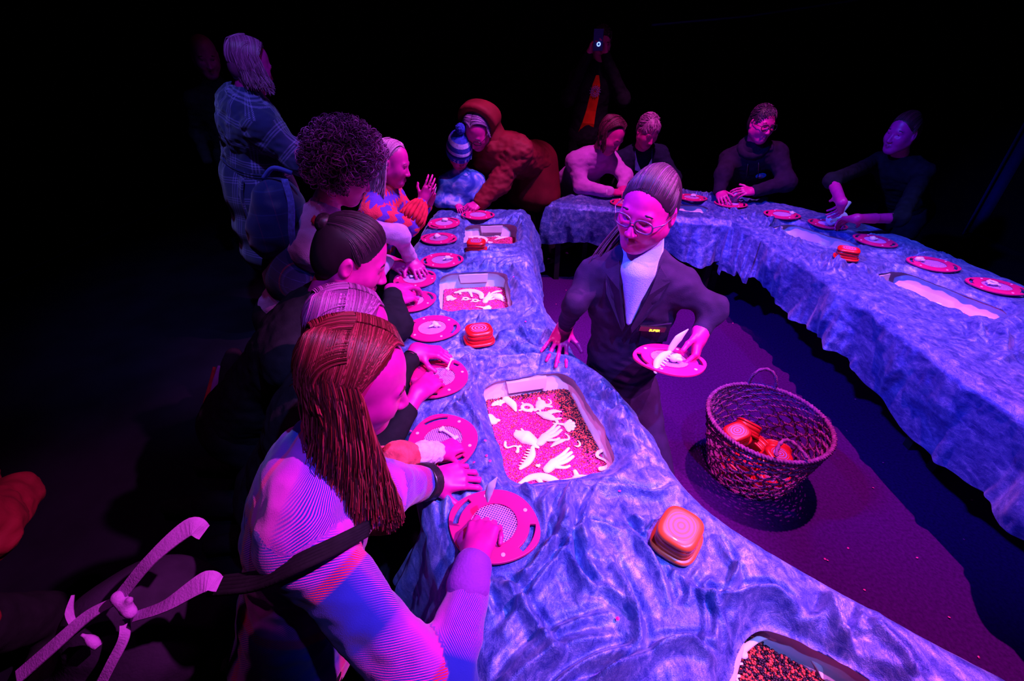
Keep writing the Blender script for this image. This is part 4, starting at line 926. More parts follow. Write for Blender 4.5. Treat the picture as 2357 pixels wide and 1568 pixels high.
def hair(root, H, hc, k, style, mat, n=260, length=0.25, seed=1, rad=0.0042, bun=None, droop=(0, 0, -1), grow=0.0, wave=0.012, spreadout=0.25, cover=0.0, left_len=1.0):
    rg = np.random.default_rng(seed); q = lambda P: hc + (np.asarray(P)*k) @ H.T
    c0 = np.array([0, -.012, .030]); R = np.array([.080, .100, .093]) + grow
    s = Solid(); s.ell(q(c0), (np.array([.0755, .0955, .0875])+max(0, grow-.008))*k, H, .01); s.ell(q((0, -.045, -.02)), np.array((.070, .062, .075))*k, H, .03)
    nn = nrm(np.array([0, .12, -.066+cover])); s.cut(q((0, .070, .066) if style not in ('back', 'part', 'bob') else (0, .062, .069) if style == 'back' else (0, .028, .075)), H @ nn)
    base = s.mesh(0.006*k)
    polys = []; dr = np.asarray(droop, float)
    for i in range(n):
        if style in ('part', 'bob') and i % 6 == 0:      # down the back of the head
            x0 = rg.uniform(-.85, .85); b_ = np.linspace(.25+.2*abs(x0), 2.0, 9); rem = math.sqrt(1-x0*x0*.9); lf = rg.uniform(.99, 1.04)
            W = q(np.stack([x0*R[0]*np.ones(9), -R[1]*np.sin(b_)*rem, R[2]*np.cos(b_)*rem], 1)*lf + c0); ln = length*rg.uniform(.8, 1.0)
            t = np.linspace(0, 1, max(4, int(ln/0.025))+1)[1:]; ph = rg.uniform(0, 6.28)
            P = np.vstack([W, W[-1] + np.outer(t*ln, nrm(dr)) + np.outer(wave*np.sin(t*7+ph), H[:, 0])])
        elif style in ('part', 'bob'):
            sg = 1 if i % 2 else -1; y0 = rg.uniform(-.95, .72); aw = rg.uniform(1.35, 1.75)
            a = np.linspace(0.03, aw, 9); cr = math.sqrt(1-y0*y0*.9); back = np.linspace(0, 1, 9)
            yy = y0 - np.maximum(0, y0+.05)*0.90*back**(1.05-.40*float(sstep(.25, .72, y0)))
            P = np.stack([sg*R[0]*np.sin(a)*np.sqrt(np.clip(1-yy**2*.9, .05, 1)), R[1]*yy, R[2]*np.cos(a)*np.sqrt(np.clip(1-yy**2*.75, .05, 1))], 1)*((.925+.075*sstep(0, .55, a))*(1-.055*sstep(.25, .72, yy))*rg.uniform(.985, 1.03))[:, None] + c0
            W = q(P); ln = length*rg.uniform(.86, 1.04)*(left_len if sg < 0 else 1)
            m_ = max(4, int(ln/0.025)); t = np.linspace(0, 1, m_+1)[1:]
            tan = nrm(W[-1]-W[-2]); out = W[-1]-hc; out = out-dr*(out@dr); out = nrm(out)
            ph = rg.uniform(0, 6.28) if i % 3 else 1.0
            hang = W[-1] + np.outer(t*ln, nrm(dr*1.0+tan*.15)) + np.outer(spreadout*ln*t**1.5*.3 + wave*(.4+1.6*t**2)*np.sin(t*7+ph), out) + np.outer(wave*.6*(.4+1.6*t**2)*np.cos(t*6+ph), np.cross(out, dr))
            if style == 'bob': hang -= np.outer(t**2*.03, out)
            P = np.vstack([W, hang])
        elif style == 'back':      # drawn back from the hairline to a point
            x0 = rg.uniform(-1, 1); t = np.linspace(0, 1, 14); lift = rg.uniform(.985, 1.045); b = np.array(bun, float)
            xs = R[0]*1.0*x0*(1-t**2.4); rem = np.sqrt(np.clip(1-(xs/R[0])**2, .03, 1))
            ph = (0.86 + .10*abs(x0) + rg.uniform(-.05, .04)) - t*(2.50+.10*abs(x0))          # radians forward of the crown
            z0 = -.030*abs(x0)**2*(1-t)
            P = np.stack([xs, R[1]*np.sin(ph)*np.maximum(rem, .45), R[2]*np.cos(ph)*rem + z0], 1)*(lift - .075*np.exp(-(t/.09)**2)[:, None]) + c0
            P = P*(1-t[:, None]**4) + b*t[:, None]**4
            P = q(P)
        elif style == 'short':
            u = rg.uniform(-1, 1); a = rg.uniform(0, 2*PI); v = np.array([math.sqrt(1-u*u)*math.cos(a), math.sqrt(1-u*u)*math.sin(a), u])
            if (v*R) @ nn > .045 or v[2] < -.55: continue
            p0 = c0 + v*R*.97; fl = np.array([.3*rg.normal(), -.5 if v[1] < .3 else .6+.3*rg.normal(), -.5]); fl = nrm(fl - v*(fl@v))
            t = np.linspace(0, 1, 5)[:, None]; P = q(p0 + fl*length*t + v*(0.006*np.sin(t*PI*.8) - .010*t**2) - v*.002)
        elif style == 'curly':
            u = rg.uniform(-.75, 1); a = rg.uniform(0, 2*PI); v = np.array([math.sqrt(1-u*u)*math.cos(a), math.sqrt(1-u*u)*math.sin(a), u])
            if v @ nn > .42: continue
            rr = R + .020 + rg.uniform(-.02, .026); p0 = c0 + v*rr
            t = np.linspace(0, 1, 18); A = nrm(np.cross(v, rg.normal(size=3))); B = np.cross(v, A); cr_ = rg.uniform(.008, .016); tn = rg.uniform(1.4, 2.6)
            P = p0 + np.outer(cr_*np.cos(t*2*PI*tn), A) + np.outer(cr_*np.sin(t*2*PI*tn), v) + np.outer((t-.5)*rg.uniform(.03, .06), B)
            P = q(P)
        polys.append(P)
    V, F, A = strands('hair', polys, rad*k, mat, root)
    ba = np.clip(0.25 + 0.25*noise(base[0][:, 0]*60, base[0][:, 1]*60, base[0][:, 2]*20), 0, 1)
    V, F = merge([base, (V, F)]); o = pyobj('hair', V, F, mat, root, True, {'tint': np.r_[ba, A]}); return o
def person(label, head, face, up, nb, pel, shdir, arms, mats, hk=1.0, bk=1.0, legs=None, vox=0.009, hvox=0.0045, loose=0.0, sleeves=1.0, cat='person', eyes=True, skirt=None, top_name='jumper', patt=None, wr_amp=0.006, torso=(.165, .115), collar=True, skin_mat='skin', bare_arms=None, group=None, armk=1.0):
    """arms: list of dict(s=+1 right/-1 left of shdir, el=, wr=, hand=dict(d, dorsal, curl, spread, thumb, side))"""
    A_ = lambda v: np.asarray(v, float)
    hc, nb, pel = A_(head), A_(nb), A_(pel); H = frame_from(y=face, z=up); sh = nrm(shdir); spn = pel - nb; sl = np.linalg.norm(spn); sd = spn/sl
    fw = nrm(np.cross(sh, sd)); sh = np.cross(sd, fw); TR = np.stack([sh, fw, -sd], 1)
    hw = .155*bk
    def torso_prims(s, g):
        s.ell(nb+spn*.30+fw*.0, np.array([torso[0]*bk+g, torso[1]*bk+g, sl*.36+g]), TR, .05, 1)
        s.ell(nb+spn*.72, np.array([torso[0]*.90*bk+g, torso[1]*.98*bk+g, sl*.36+g]), TR, .05, 1)
        s.cap(nb+spn*.15-sh*hw, nb+spn*.09-sh*hw*.3, .052*bk+g, .056*bk+g, .06, 1); s.cap(nb+spn*.15+sh*hw, nb+spn*.09+sh*hw*.3, .052*bk+g, .056*bk+g, .06, 1)
        s.ell(pel, np.array([.155*bk+g, .125*bk+g, .12*bk+g]), TR, .05, 1)
    so = Solid(); torso_prims(so, -.012)
    so.cap(hc+H@np.array([0, -.022, -.075])*hk, nb+spn*.06, .050*hk, .060*hk, .03)
    for a in arms:
        S0 = nb+spn*.16+sh*a['s']*hw; a['S'] = S0
        so.cap(S0, a['el'], .042*bk, .036*bk, .03); so.cap(a['el'], a['wr'], .036*bk, .024*bk, .02)
    if legs is None:
        kn = [pel + fw*.34*bk + sh*.10*i + np.array([0, 0, -.25]) for i in (-1, 1)]
        legs = [(np.array([k_[0], k_[1], max(.06, k_[2]*0+.07)]), np.array([k_[0], k_[1], .06]) - fw*.42*bk - np.array([0, 0, 0])) for k_ in kn]
    for (kn, an), i in zip(legs, (-1, 1)):
        so.cap(pel+sh*.085*i*bk, kn, .07*bk, .05*bk, .03); so.cap(kn, an, .048*bk, .035*bk, .02)
    meshes = [so.mesh(0.016)]
    hs = Solid(); q = head_prims(hs, H, hc, hk)
    hs.cap(q(0, -.024, -.07), nb+spn*.03, .050*hk, .056*hk, .02); meshes.append(hs.mesh(hvox))
    tips = []
    for a in arms:
        h = a.get('hand')
        if h:
            hp = Solid(); sz = h.get('size', bk)
            tp, Fm = hand_prims(hp, a['wr'], h['d'], h['dorsal'], h['side'], h.get('curl', .3), h.get('spread', .1), h.get('thumb', (.5, .3)), sz)
            fd = nrm(A_(a['el'])-A_(a['wr'])); hp.cap(a['wr'], A_(a['wr'])+fd*(.06 if not bare_arms else .14), .0245*sz, .031*sz, .02)
            hp.cap(A_(a['wr']), A_(a['wr'])+nrm(h['d'])*.03*sz, .022*sz, .020*sz, .02)
            a['tips'] = tp; a['F'] = Fm; meshes.append(hp.mesh(h.get('vox', 0.0034)))
    V, F = merge(meshes)
    tint = np.zeros(len(V)); L_ = (V-hc) @ H / hk
    tint = np.maximum(tint, np.exp(-(((L_[:, 0])/.022)**4 + ((L_[:, 2]+.0705)/.0085)**2 + ((L_[:, 1]-.086)/.014)**4)))
    root = pyobj('person', V, F, M[skin_mat], None, True, {'tint': tint}); tag(root, label, cat, group)
    if eyes:
        for x in (-1, 1):
            b = MB(); v = []; 
            me = bmesh.new(); bmesh.ops.create_uvsphere(me, u_segments=16, v_segments=10, radius=.0125*hk); mm = bpy.data.meshes.new('eye'); me.to_mesh(mm); me.free()
            o = link('eye', mm, M['eye'], root); o.location = q(x*.031, .0665, .0005)
            me = bmesh.new(); bmesh.ops.create_uvsphere(me, u_segments=14, v_segments=8, radius=.0062*hk); mm = bpy.data.meshes.new('iris'); me.to_mesh(mm); me.free()
            i_ = link('iris', mm, M['iris'], o); i_.location = H@np.array([eyes[0]*.004 if eyes is not True else 0, .0078, eyes[1]*.004 if eyes is not True else 0])*hk
            P = q(0, 0, 0)*0 + np.array([q(x*t, .083-abs(t-.03)*.35, .022+.004*math.sin((t-.012)/.036*PI)) for t in np.linspace(.014, .048, 7)])
            v, f = tube(P, np.array([.0022, .003, .0033, .0032, .0028, .002, .001])*hk, 5); pyobj('eyebrow', v, f, mats.get('brow', mats.get('hairm')), root)
    # upper garment
    s = Solid(); torso_prims(s, loose); 
    for a in arms:
        if sleeves > 0:
            e = A_(a['el']); wq = A_(a['wr']); we = e + (wq-e)*min(1, sleeves)*.97
            s.cap(a['S'], e, .054*bk*armk+loose, .044*bk*armk+loose, .05, 2 if a['s'] > 0 else 3); s.cap(e, we, .044*bk*armk+loose, .034*bk+loose*.7, .04, 4 if a['s'] > 0 else 5)
    if collar: s.cap(nb+spn*.02, nb-spn*.02+(hc-nb)*.12, .070*bk, .064*bk, .03, 1)
    V, F = s.mesh(vox); Nn = normals(V, F)
    w_ = noise(V[:, 0]*11, V[:, 1]*11, V[:, 2]*16) + .6*noise(V[:, 0]*27, V[:, 1]*27, V[:, 2]*38) - .8*np.abs(noise(V[:, 0]*15+5, V[:, 1]*15, V[:, 2]*24))
    V = V + Nn*(w_*wr_amp)[:, None]
    ids = s.nearest(V); pat = np.zeros((len(V), 3))
    for i in np.unique(ids):
        pr = s.p[i]; m_ = ids == i; tg = pr[6]
        if tg >= 2:
            ax_ = nrm(pr[2]-pr[1]); cd_ = EYE-pr[1]; u = nrm(cd_-ax_*(cd_@ax_)); v = np.cross(ax_, u); D = V[m_]-pr[1]
            off = 0 if tg < 4 else np.linalg.norm(s.p[i-1][2]-s.p[i-1][1])
            pat[m_] = np.stack([np.arctan2(D@v, D@u)*.05, D@ax_+off, np.full(m_.sum(), 1.0)], 1)
        else:
            D = V[m_]-nb; pat[m_] = np.stack([np.arctan2(D@fw, D@sh)*.15, D@sd, np.zeros(m_.sum())], 1)
    pyobj(top_name, V, F, mats['top'], root, True, {'pat': pat})
    # lower garment
    s = Solid(); s.ell(pel, np.array([.160*bk, .130*bk, .12*bk]), TR, .05)
    if skirt is not None:
        s.p = []
        s.ell(pel, np.array([.17*bk+loose, .14*bk+loose, .15*bk]), TR, .06)
        for fr, w2 in skirt: s.ell(pel+np.array([0, 0, -fr]), np.array([w2, w2*.75, .14]), np.stack([sh, np.cross([0, 0, 1.], sh), [0, 0, 1.]], 1), .07)
        V, F = s.mesh(0.011); Nn = normals(V, F); ang = np.arctan2(V[:, 1]-pel[1], V[:, 0]-pel[0])
        V = V + Nn*(.010*noise(ang*3, V[:, 2]*1.2, 2.2))[:, None]
        D = V-nb; pat = np.stack([np.arctan2(D@fw, D@sh)*.17, D@np.array([0, 0, -1.0]), np.zeros(len(V))], 1)
        pyobj('coat_skirt', V, F, mats['top'], root, True, {'pat': pat}); s = Solid()
        s.ell(pel, np.array([.15*bk, .12*bk, .12*bk]), TR, .05)
    for (kn, an), i in zip(legs, (-1, 1)): s.cap(pel+sh*.085*i*bk, kn, .085*bk, .064*bk, .04); s.cap(kn, an, .062*bk, .048*bk, .03)
    V, F = s.mesh(0.013); Nn = normals(V, F); V = V + Nn*(.006*noise(V[:, 0]*14, V[:, 1]*14, V[:, 2]*20))[:, None]
    V[:, 2] = np.maximum(V[:, 2], 0.004)
    pyobj('trousers', V, F, mats.get('low', M['black_cloth']), root)
    for (kn, an), i in zip(legs, (-1, 1)):
        s = Solid(); dn = nrm(A_(an)-A_(kn)); toe = fw if abs(dn[2]) > .6 else np.array([0, 0, -1.])
        toe = nrm(np.array([fw[0], fw[1], 0])) if abs(dn[2]) > .6 else nrm(dn)
        a0 = A_(an).copy(); a0[2] = max(.045, min(a0[2], .05))
        s.cap(a0, a0+toe*.14*bk, .042*bk, .034*bk, .03); V, F = s.mesh(.011); V[:, 2] = np.maximum(V[:, 2], .004); pyobj('shoe', V, F, M['black_cloth'], root)
    return root, H, q, dict(sh=sh, fw=fw, sd=sd, nb=nb, pel=pel)
def glasses(root, q, k, mat, lens=None, w=.026, h=.019, round_=2.6):
    b = MB()
    for x in (-1, 1):
        P = [q(x*.0325+w*math.copysign(abs(math.cos(t))**(2/round_), math.cos(t)), .098-abs(x*.0325+w*math.cos(t))*.12, -.004+h*math.copysign(abs(math.sin(t))**(2/round_), math.sin(t))) for t in np.linspace(0, 2*PI, 26)]
        b.tube(P, .0026*k, 6, False); b.tube([q(x*(.0325+w), .092, .004), q(x*.078, .06, .006), q(x*.081, -.008, .006)], .0018*k, 5)
    b.tube([q(-.008, .098, -.001), q(0, .101, .001), q(.008, .098, -.001)], .0018*k, 5)
    return b.build('glasses', mat, root)
def tubes_obj(name, pts, r, mat, parent, n=8):
    v, f = tube(pts, r, n); return pyobj(name, v, f, mat, parent)
M['black_cloth'] = plain('black_cloth', (0.010, 0.009, 0.014), 0.9, 0.1, 0.3, 25, 0.4, 150)
M['navy'] = plain('dark_navy_cotton', (0.020, 0.007, 0.046), 0.85, 0.15, 0.2, 20, 0.4, 400)
M['black_plastic'] = plain('black_plastic', (0.012, 0.01, 0.014), 0.3, 0.5)
M['hood_black'] = plain('charcoal_sweat_cloth', (0.014, 0.006, 0.026), 0.9, 0.1, 0.2, 25, 0.4, 300)
# ------------------------------------------------------------------ patterned cloths
def plaid(name, warp, weft, period, twill=0.006, rough=0.9, interp='LINEAR', twist=1.0):
    m, nt, b = nodes(name); L = nt.links.new
    at = N(nt, 'ShaderNodeAttribute', attribute_name='pat'); sp = N(nt, 'ShaderNodeSeparateXYZ'); L(at.outputs['Vector'], sp.inputs[0])
    def band(out, stops):
        d = N(nt, 'ShaderNodeMath', operation='DIVIDE'); d.inputs[1].default_value = period; L(out, d.inputs[0])
        fr = N(nt, 'ShaderNodeMath', operation='FRACT'); L(d.outputs[0], fr.inputs[0]); r = ramp(nt, stops, interp); L(fr.outputs[0], r.inputs[0]); return r
    ra, rb = band(sp.outputs['X'], warp), band(sp.outputs['Y'], weft)
    tw = N(nt, 'ShaderNodeMath', operation='MULTIPLY_ADD'); tw.inputs[1].default_value = twist; L(sp.outputs['X'], tw.inputs[0]); L(sp.outputs['Y'], tw.inputs[2])
    t2 = N(nt, 'ShaderNodeMath', operation='MULTIPLY'); t2.inputs[1].default_value = 2*PI/twill; L(tw.outputs[0], t2.inputs[0])
    si = N(nt, 'ShaderNodeMath', operation='SINE'); L(t2.outputs[0], si.inputs[0]); rt = ramp(nt, [(0.40, (0, 0, 0)), (0.60, (1, 1, 1))])
    ma = N(nt, 'ShaderNodeMath', operation='MULTIPLY_ADD'); ma.inputs[1].default_value = .5; ma.inputs[2].default_value = .5; L(si.outputs[0], ma.inputs[0]); L(ma.outputs[0], rt.inputs[0])
    mx = N(nt, 'ShaderNodeMix', data_type='RGBA'); L(rt.outputs[0], mx.inputs['Factor']); L(ra.outputs[0], mx.inputs['A']); L(rb.outputs[0], mx.inputs['B'])
    L(mx.outputs['Result'], b.inputs['Base Color']); b.inputs['Roughness'].default_value = rough; b.inputs['Specular IOR Level'].default_value = 0.1
    b.inputs['Sheen Weight'].default_value = 0.25
    tc = N(nt, 'ShaderNodeTexCoord'); n2 = N(nt, 'ShaderNodeTexNoise', i_Scale=500.0); bp = N(nt, 'ShaderNodeBump', i_Strength=0.4, i_Distance=0.002)
    L(tc.outputs['Object'], n2.inputs['Vector']); L(n2.outputs['Fac'], bp.inputs['Height']); L(bp.outputs[0], b.inputs['Normal'])
    return m
PK, BL, RD = (0.46, 0.032, 0.44), (0.012, 0.03, 0.34), (0.62, 0.012, 0.05)
M['plaid_jacket'] = plaid('pink_blue_plaid', [(0, BL), (.44, BL), (.47, RD), (.52, RD), (.55, PK), (.84, PK), (.88, (.2, .03, .45)), (.97, BL)],
                          [(0, PK), (.28, PK), (.31, RD), (.37, RD), (.40, BL), (.80, BL), (.84, (.2, .03, .45)), (.96, PK)], 0.25, 0.0050)
CB, CL = (0.022, 0.022, 0.10), (0.20, 0.14, 0.42)
cs = [(0, CB), (.38, CB), (.40, CL), (.44, CL), (.46, CB), (.50, CB), (.52, CL), (.56, CL), (.58, CB), (.62, CB), (.64, CL), (.68, CL), (.70, CB)]
M['plaid_coat'] = plaid('navy_checked_wool', cs, cs, 0.105, 0.0045)
def knit(name, c1, c2, sc=180):
    return plain(name, c1, 0.95, 0.08, 0.18, 12, 0.8, sc, sheen=0.3)
M['pink_jumper'] = knit('lilac_knit', (0.46, 0.11, 0.50), None)
M['grey_sleeve'] = knit('grey_melange', (0.50, 0.22, 0.52), None, 260)
M['white_knit'] = knit('white_rib_knit', (0.26, 0.34, 0.85), None, 300)
M['rust'] = plain('rust_parka', (0.17, 0.004, 0.016), 0.75, 0.25, 0.2, 10, 0.4, 120)
M['red_cord'] = plain('red_corduroy', (0.55, 0.012, 0.045), 0.85, 0.15, 0.3, 30, 0.5, 120)
def tiedye():
    m, nt, b = nodes('tie_dye'); L = nt.links.new; tc = N(nt, 'ShaderNodeTexCoord'); nz = N(nt, 'ShaderNodeTexNoise', i_Scale=11.0, i_Detail=4.0, i_Distortion=1.2)
    L(tc.outputs['Object'], nz.inputs['Vector']); r = ramp(nt, [(.36, (.01, .05, .42)), (.5, (.08, .16, .60)), (.64, (.45, .42, .80))]); L(nz.outputs['Fac'], r.inputs[0]); L(r.outputs[0], b.inputs['Base Color'])
    b.inputs['Roughness'].default_value = .9; return m
M['tie_dye'] = tiedye()
def scallop():
    m, nt, b = nodes('red_blue_scallops'); L = nt.links.new; at = N(nt, 'ShaderNodeAttribute', attribute_name='pat'); sp = N(nt, 'ShaderNodeSeparateXYZ'); L(at.outputs['Vector'], sp.inputs[0])
    a = N(nt, 'ShaderNodeMath', operation='MULTIPLY'); a.inputs[1].default_value = 2*PI/.045; L(sp.outputs['X'], a.inputs[0]); s1 = N(nt, 'ShaderNodeMath', operation='SINE'); L(a.outputs[0], s1.inputs[0])
    ab = N(nt, 'ShaderNodeMath', operation='MULTIPLY_ADD'); ab.inputs[1].default_value = .010; L(s1.outputs[0], ab.inputs[0]); L(sp.outputs['Y'], ab.inputs[2])
    d = N(nt, 'ShaderNodeMath', operation='DIVIDE'); d.inputs[1].default_value = .075; L(ab.outputs[0], d.inputs[0]); fr = N(nt, 'ShaderNodeMath', operation='FRACT'); L(d.outputs[0], fr.inputs[0])
    r = ramp(nt, [(0, (.62, .012, .06)), (.52, (.10, .02, .40))], 'CONSTANT'); L(fr.outputs[0], r.inputs[0]); L(r.outputs[0], b.inputs['Base Color']); b.inputs['Roughness'].default_value = .95
    tc = N(nt, 'ShaderNodeTexCoord'); n2 = N(nt, 'ShaderNodeTexNoise', i_Scale=160.0); bp = N(nt, 'ShaderNodeBump', i_Strength=.8, i_Distance=.003); L(tc.outputs['Object'], n2.inputs['Vector']); L(n2.outputs['Fac'], bp.inputs['Height']); L(bp.outputs[0], b.inputs['Normal'])
    return m
M['scallop'] = scallop()
M['hair_red'] = hair_mat('auburn_hair', (0.11, 0.006, 0.010), (0.34, 0.02, 0.05), .36)
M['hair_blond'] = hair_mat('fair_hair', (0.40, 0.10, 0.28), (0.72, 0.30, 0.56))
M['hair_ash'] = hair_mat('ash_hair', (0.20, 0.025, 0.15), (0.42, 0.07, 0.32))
M['hair_dark'] = hair_mat('dark_hair', (0.018, 0.005, 0.014), (0.05, 0.012, 0.04), .38)
M['hair_brown'] = hair_mat('brown_hair', (0.035, 0.006, 0.030), (0.11, 0.02, 0.10))
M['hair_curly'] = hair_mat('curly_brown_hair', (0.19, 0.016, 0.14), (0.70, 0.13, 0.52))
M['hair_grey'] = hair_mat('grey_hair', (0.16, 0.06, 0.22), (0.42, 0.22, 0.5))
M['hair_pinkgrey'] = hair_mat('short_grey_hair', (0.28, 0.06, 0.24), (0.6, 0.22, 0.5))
V3 = np.array
# ------------------------------------------------------------------ the kneeling woman in glasses
def staff():
    hc = dep(1493, 478, 1.33); nb = hc + V3([0.012, 0.035, -0.160]); pel = V3([.43, 1.46, .46])
    el_r = dep(1322, 700, 1.52); wr_r = onz(1300, 752, .705); el_l = dep(1646, 712, 1.45); wr_l = dep(1614, 762, 1.44)
    root, H, q, g = person('woman in glasses and dark overall kneeling between the tables, holding a sieve', hc, (-.62, -.76, -.22), (.10, -.14, 1), nb, pel, (-.93, .30, 0),
        [dict(s=1, el=el_r, wr=wr_r, hand=dict(d=onz(1264, 852, .645)-wr_r, dorsal=(.15, -.25, .95), side=1, curl=(.16, .12, .12, .15), spread=.42, thumb=(.75, .15), size=1.0, vox=.0026)),
         dict(s=-1, el=el_l, wr=wr_l, hand=dict(d=(-.22, -.50, -.62), dorsal=(.85, -.25, .30), side=-1, curl=(.65, .7, .75, .8), thumb=(.25, .4), vox=.0026))],
        dict(top=M['navy'], low=M['navy'], hairm=M['hair_brown'], brow=M['hair_brown']), hvox=.0030, vox=.008, bk=.93, armk=.88, top_name='overall_top', collar=False, eyes=(-.5, .3),
        legs=[(V3([.60, 1.13, .10]), V3([.56, 1.62, .07])), (V3([.44, 1.12, .34]), V3([.40, 1.20, .07]))])
    hair(root, H, hc, 1.0, "back", M["hair_brown"], 900, seed=3, rad=.0019, bun=(0, -.105, -.01), cover=.01)
    # ponytail over the near shoulder
    P = []; rg = np.random.default_rng(5)
    for i in range(140):
        o = rg.normal(size=3)*.013; P.append(spline([q(0, -.10, -.01)+o*.4, q(.03, -.12, -.06)+o, q(.068, -.065, -.13)+o, q(.092, .0, -.19)+o, q(.095, .055, -.25)+o*1.2, q(.088, .085, -.34)+o*.7], 16))
    V, F, A = strands('p', P, .0026, None, None); pyobj('ponytail', V, F, M['hair_brown'], root, True, {'tint': A})
    M['frame'] = plain('tortoise_frame', (0.10, 0.02, 0.12), .25, .5); glasses(root, q, 1.0, M['frame'])
    fw, sh, sd = g['fw'], g['sh'], g['sd']
    # white turtleneck: neck roll and the V between the lapels
    s = Solid(); nck = hc + H @ V3([0, -.024, -.112]); s.cap(nb+sd*.03+fw*.010, nck, .072, .060, .02)
    s.cap(nb+sd*.03+fw*.060, nb+sd*.19+fw*.112, .052, .010, .02); Vt, Ft = s.mesh(.0055); pyobj('turtleneck', Vt, Ft, M['white_knit'], root)
    # lapels, pocket and badge lie on the chest
    def chest(u, v, out=.0):      # u to her right, v down from the neck base
        R = torso_hit(nb, g, u, v); return R + fw*out
    for sgn in (-1, 1):
        pts = [chest(sgn*.062, .000, .006), chest(sgn*.100, .045, .008), chest(sgn*.085, .10, .010), chest(sgn*.016, .225, .010), chest(sgn*.010, .20, .010), chest(sgn*.046, .075, .011)]
        v = pts + [p - fw*.012 for p in pts]; n = 6; f = [tuple(range(n)), tuple(range(2*n-1, n-1, -1))] + [(i, n+i, n+(i+1) % n, (i+1) % n) for i in range(n)]
        pyobj('lapel', v, f, M['navy'], root, False)
    c = [chest(-.135, .20, .005), chest(-.045, .20, .006), chest(-.045, .29, .006), chest(-.135, .29, .005)]
    v = c + [p - fw*.008 for p in c]; pyobj('chest_pocket', v, [(0,1,2,3),(7,6,5,4),(0,4,5,1),(1,5,6,2),(2,6,7,3),(3,7,4,0)], M['navy'], root, False)
    bl, br = chest(-.035, .196, .012), chest(-.120, .212, .012)
    bx = nrm(br-bl); bz = nrm(np.cross(fw, bx)); bz = bz if bz[2] > 0 else -bz; mid = (bl+br)/2; BR = np.stack([bx, bz, np.cross(bx, bz)], 1)
    bd = MB().box(mid, (.090, .020, .007), R=BR).build('name_badge', M['black_plastic'], root, False)
    nrmal = np.cross(bx, bz); 
    if nrmal @ fw < 0: BR = np.stack([-bx, bz, -nrmal], 1)
    M['led'] = lit('amber_led', (1.0, .50, .02), 3.0)
    text_obj('SUPER', mid + BR @ V3([.008, -.0045, .0042]), BR, .0135, M['led'], bd, 'led_text')
    return root
def torso_hit(nb, g, u, v):
    """front surface of the chest ellipsoids for offsets u (along shoulders) and v (down the spine)"""
    spn = g['pel']-nb; sl = np.linalg.norm(spn); best = 0
    for fr, ry in ((.30, .115), (.72, .113)):
        a = 1-(u/.165)**2-((v-fr*sl)/(sl*.36))**2
        if a > 0: best = max(best, ry*math.sqrt(a))
    return nb + g['sh']*u + g['sd']*v + g['fw']*max(best, .05)
def lit(name, c, st):
    m, nt, b = nodes(name); b.inputs['Base Color'].default_value = rgb(c); b.inputs['Emission Color'].default_value = rgb(c); b.inputs['Emission Strength'].default_value = st; return m
def text_obj(txt, loc, R, size, mat, parent, name, ext=.0006, align='CENTER'):
    c = bpy.data.curves.new(name, 'FONT'); c.body = txt; c.size = size; c.extrude = ext; c.align_x = align; c.align_y = 'CENTER' if align == 'CENTER' else 'BOTTOM_BASELINE'
    o = bpy.data.objects.new(name, c); COL.objects.link(o)
    dg = bpy.context.evaluated_depsgraph_get(); me = bpy.data.meshes.new_from_object(o.evaluated_get(dg)); bpy.data.objects.remove(o); me.materials.clear()
    o = link(name, me, mat, parent, False); Mx = Matrix([list(R[i])+[float(loc[i])] for i in range(3)]+[[0, 0, 0, 1]]); o.matrix_world = Mx
    if parent is not None: o.parent = parent; o.matrix_parent_inverse = Matrix.Identity(4); o.matrix_basis = Mx
    return o
staff_root = staff()
# pale casts on the held sieve
fossil('blade', hs + V3([.02, .015, .055]), .105, 0, 'pale blade-shaped cast standing on the held sieve', 'pale casts on the sieves', 'fossil_toy', rot=(1.35, -1.05, 0.25), flat=.5)
fossil('comb', hs + V3([-.035, -.035, .022]), .105, 0, 'pale curved jaw cast on the held sieve', 'pale casts on the sieves', 'fossil_toy', rot=(.4, -.2, .95), flat=.7)
fossil('lump', hs + V3([.015, -.014, .020]), .055, 0.3, 'small pale lump between the two tall casts on the held sieve', 'pale casts on the sieves', 'fossil_toy', flat=.9)
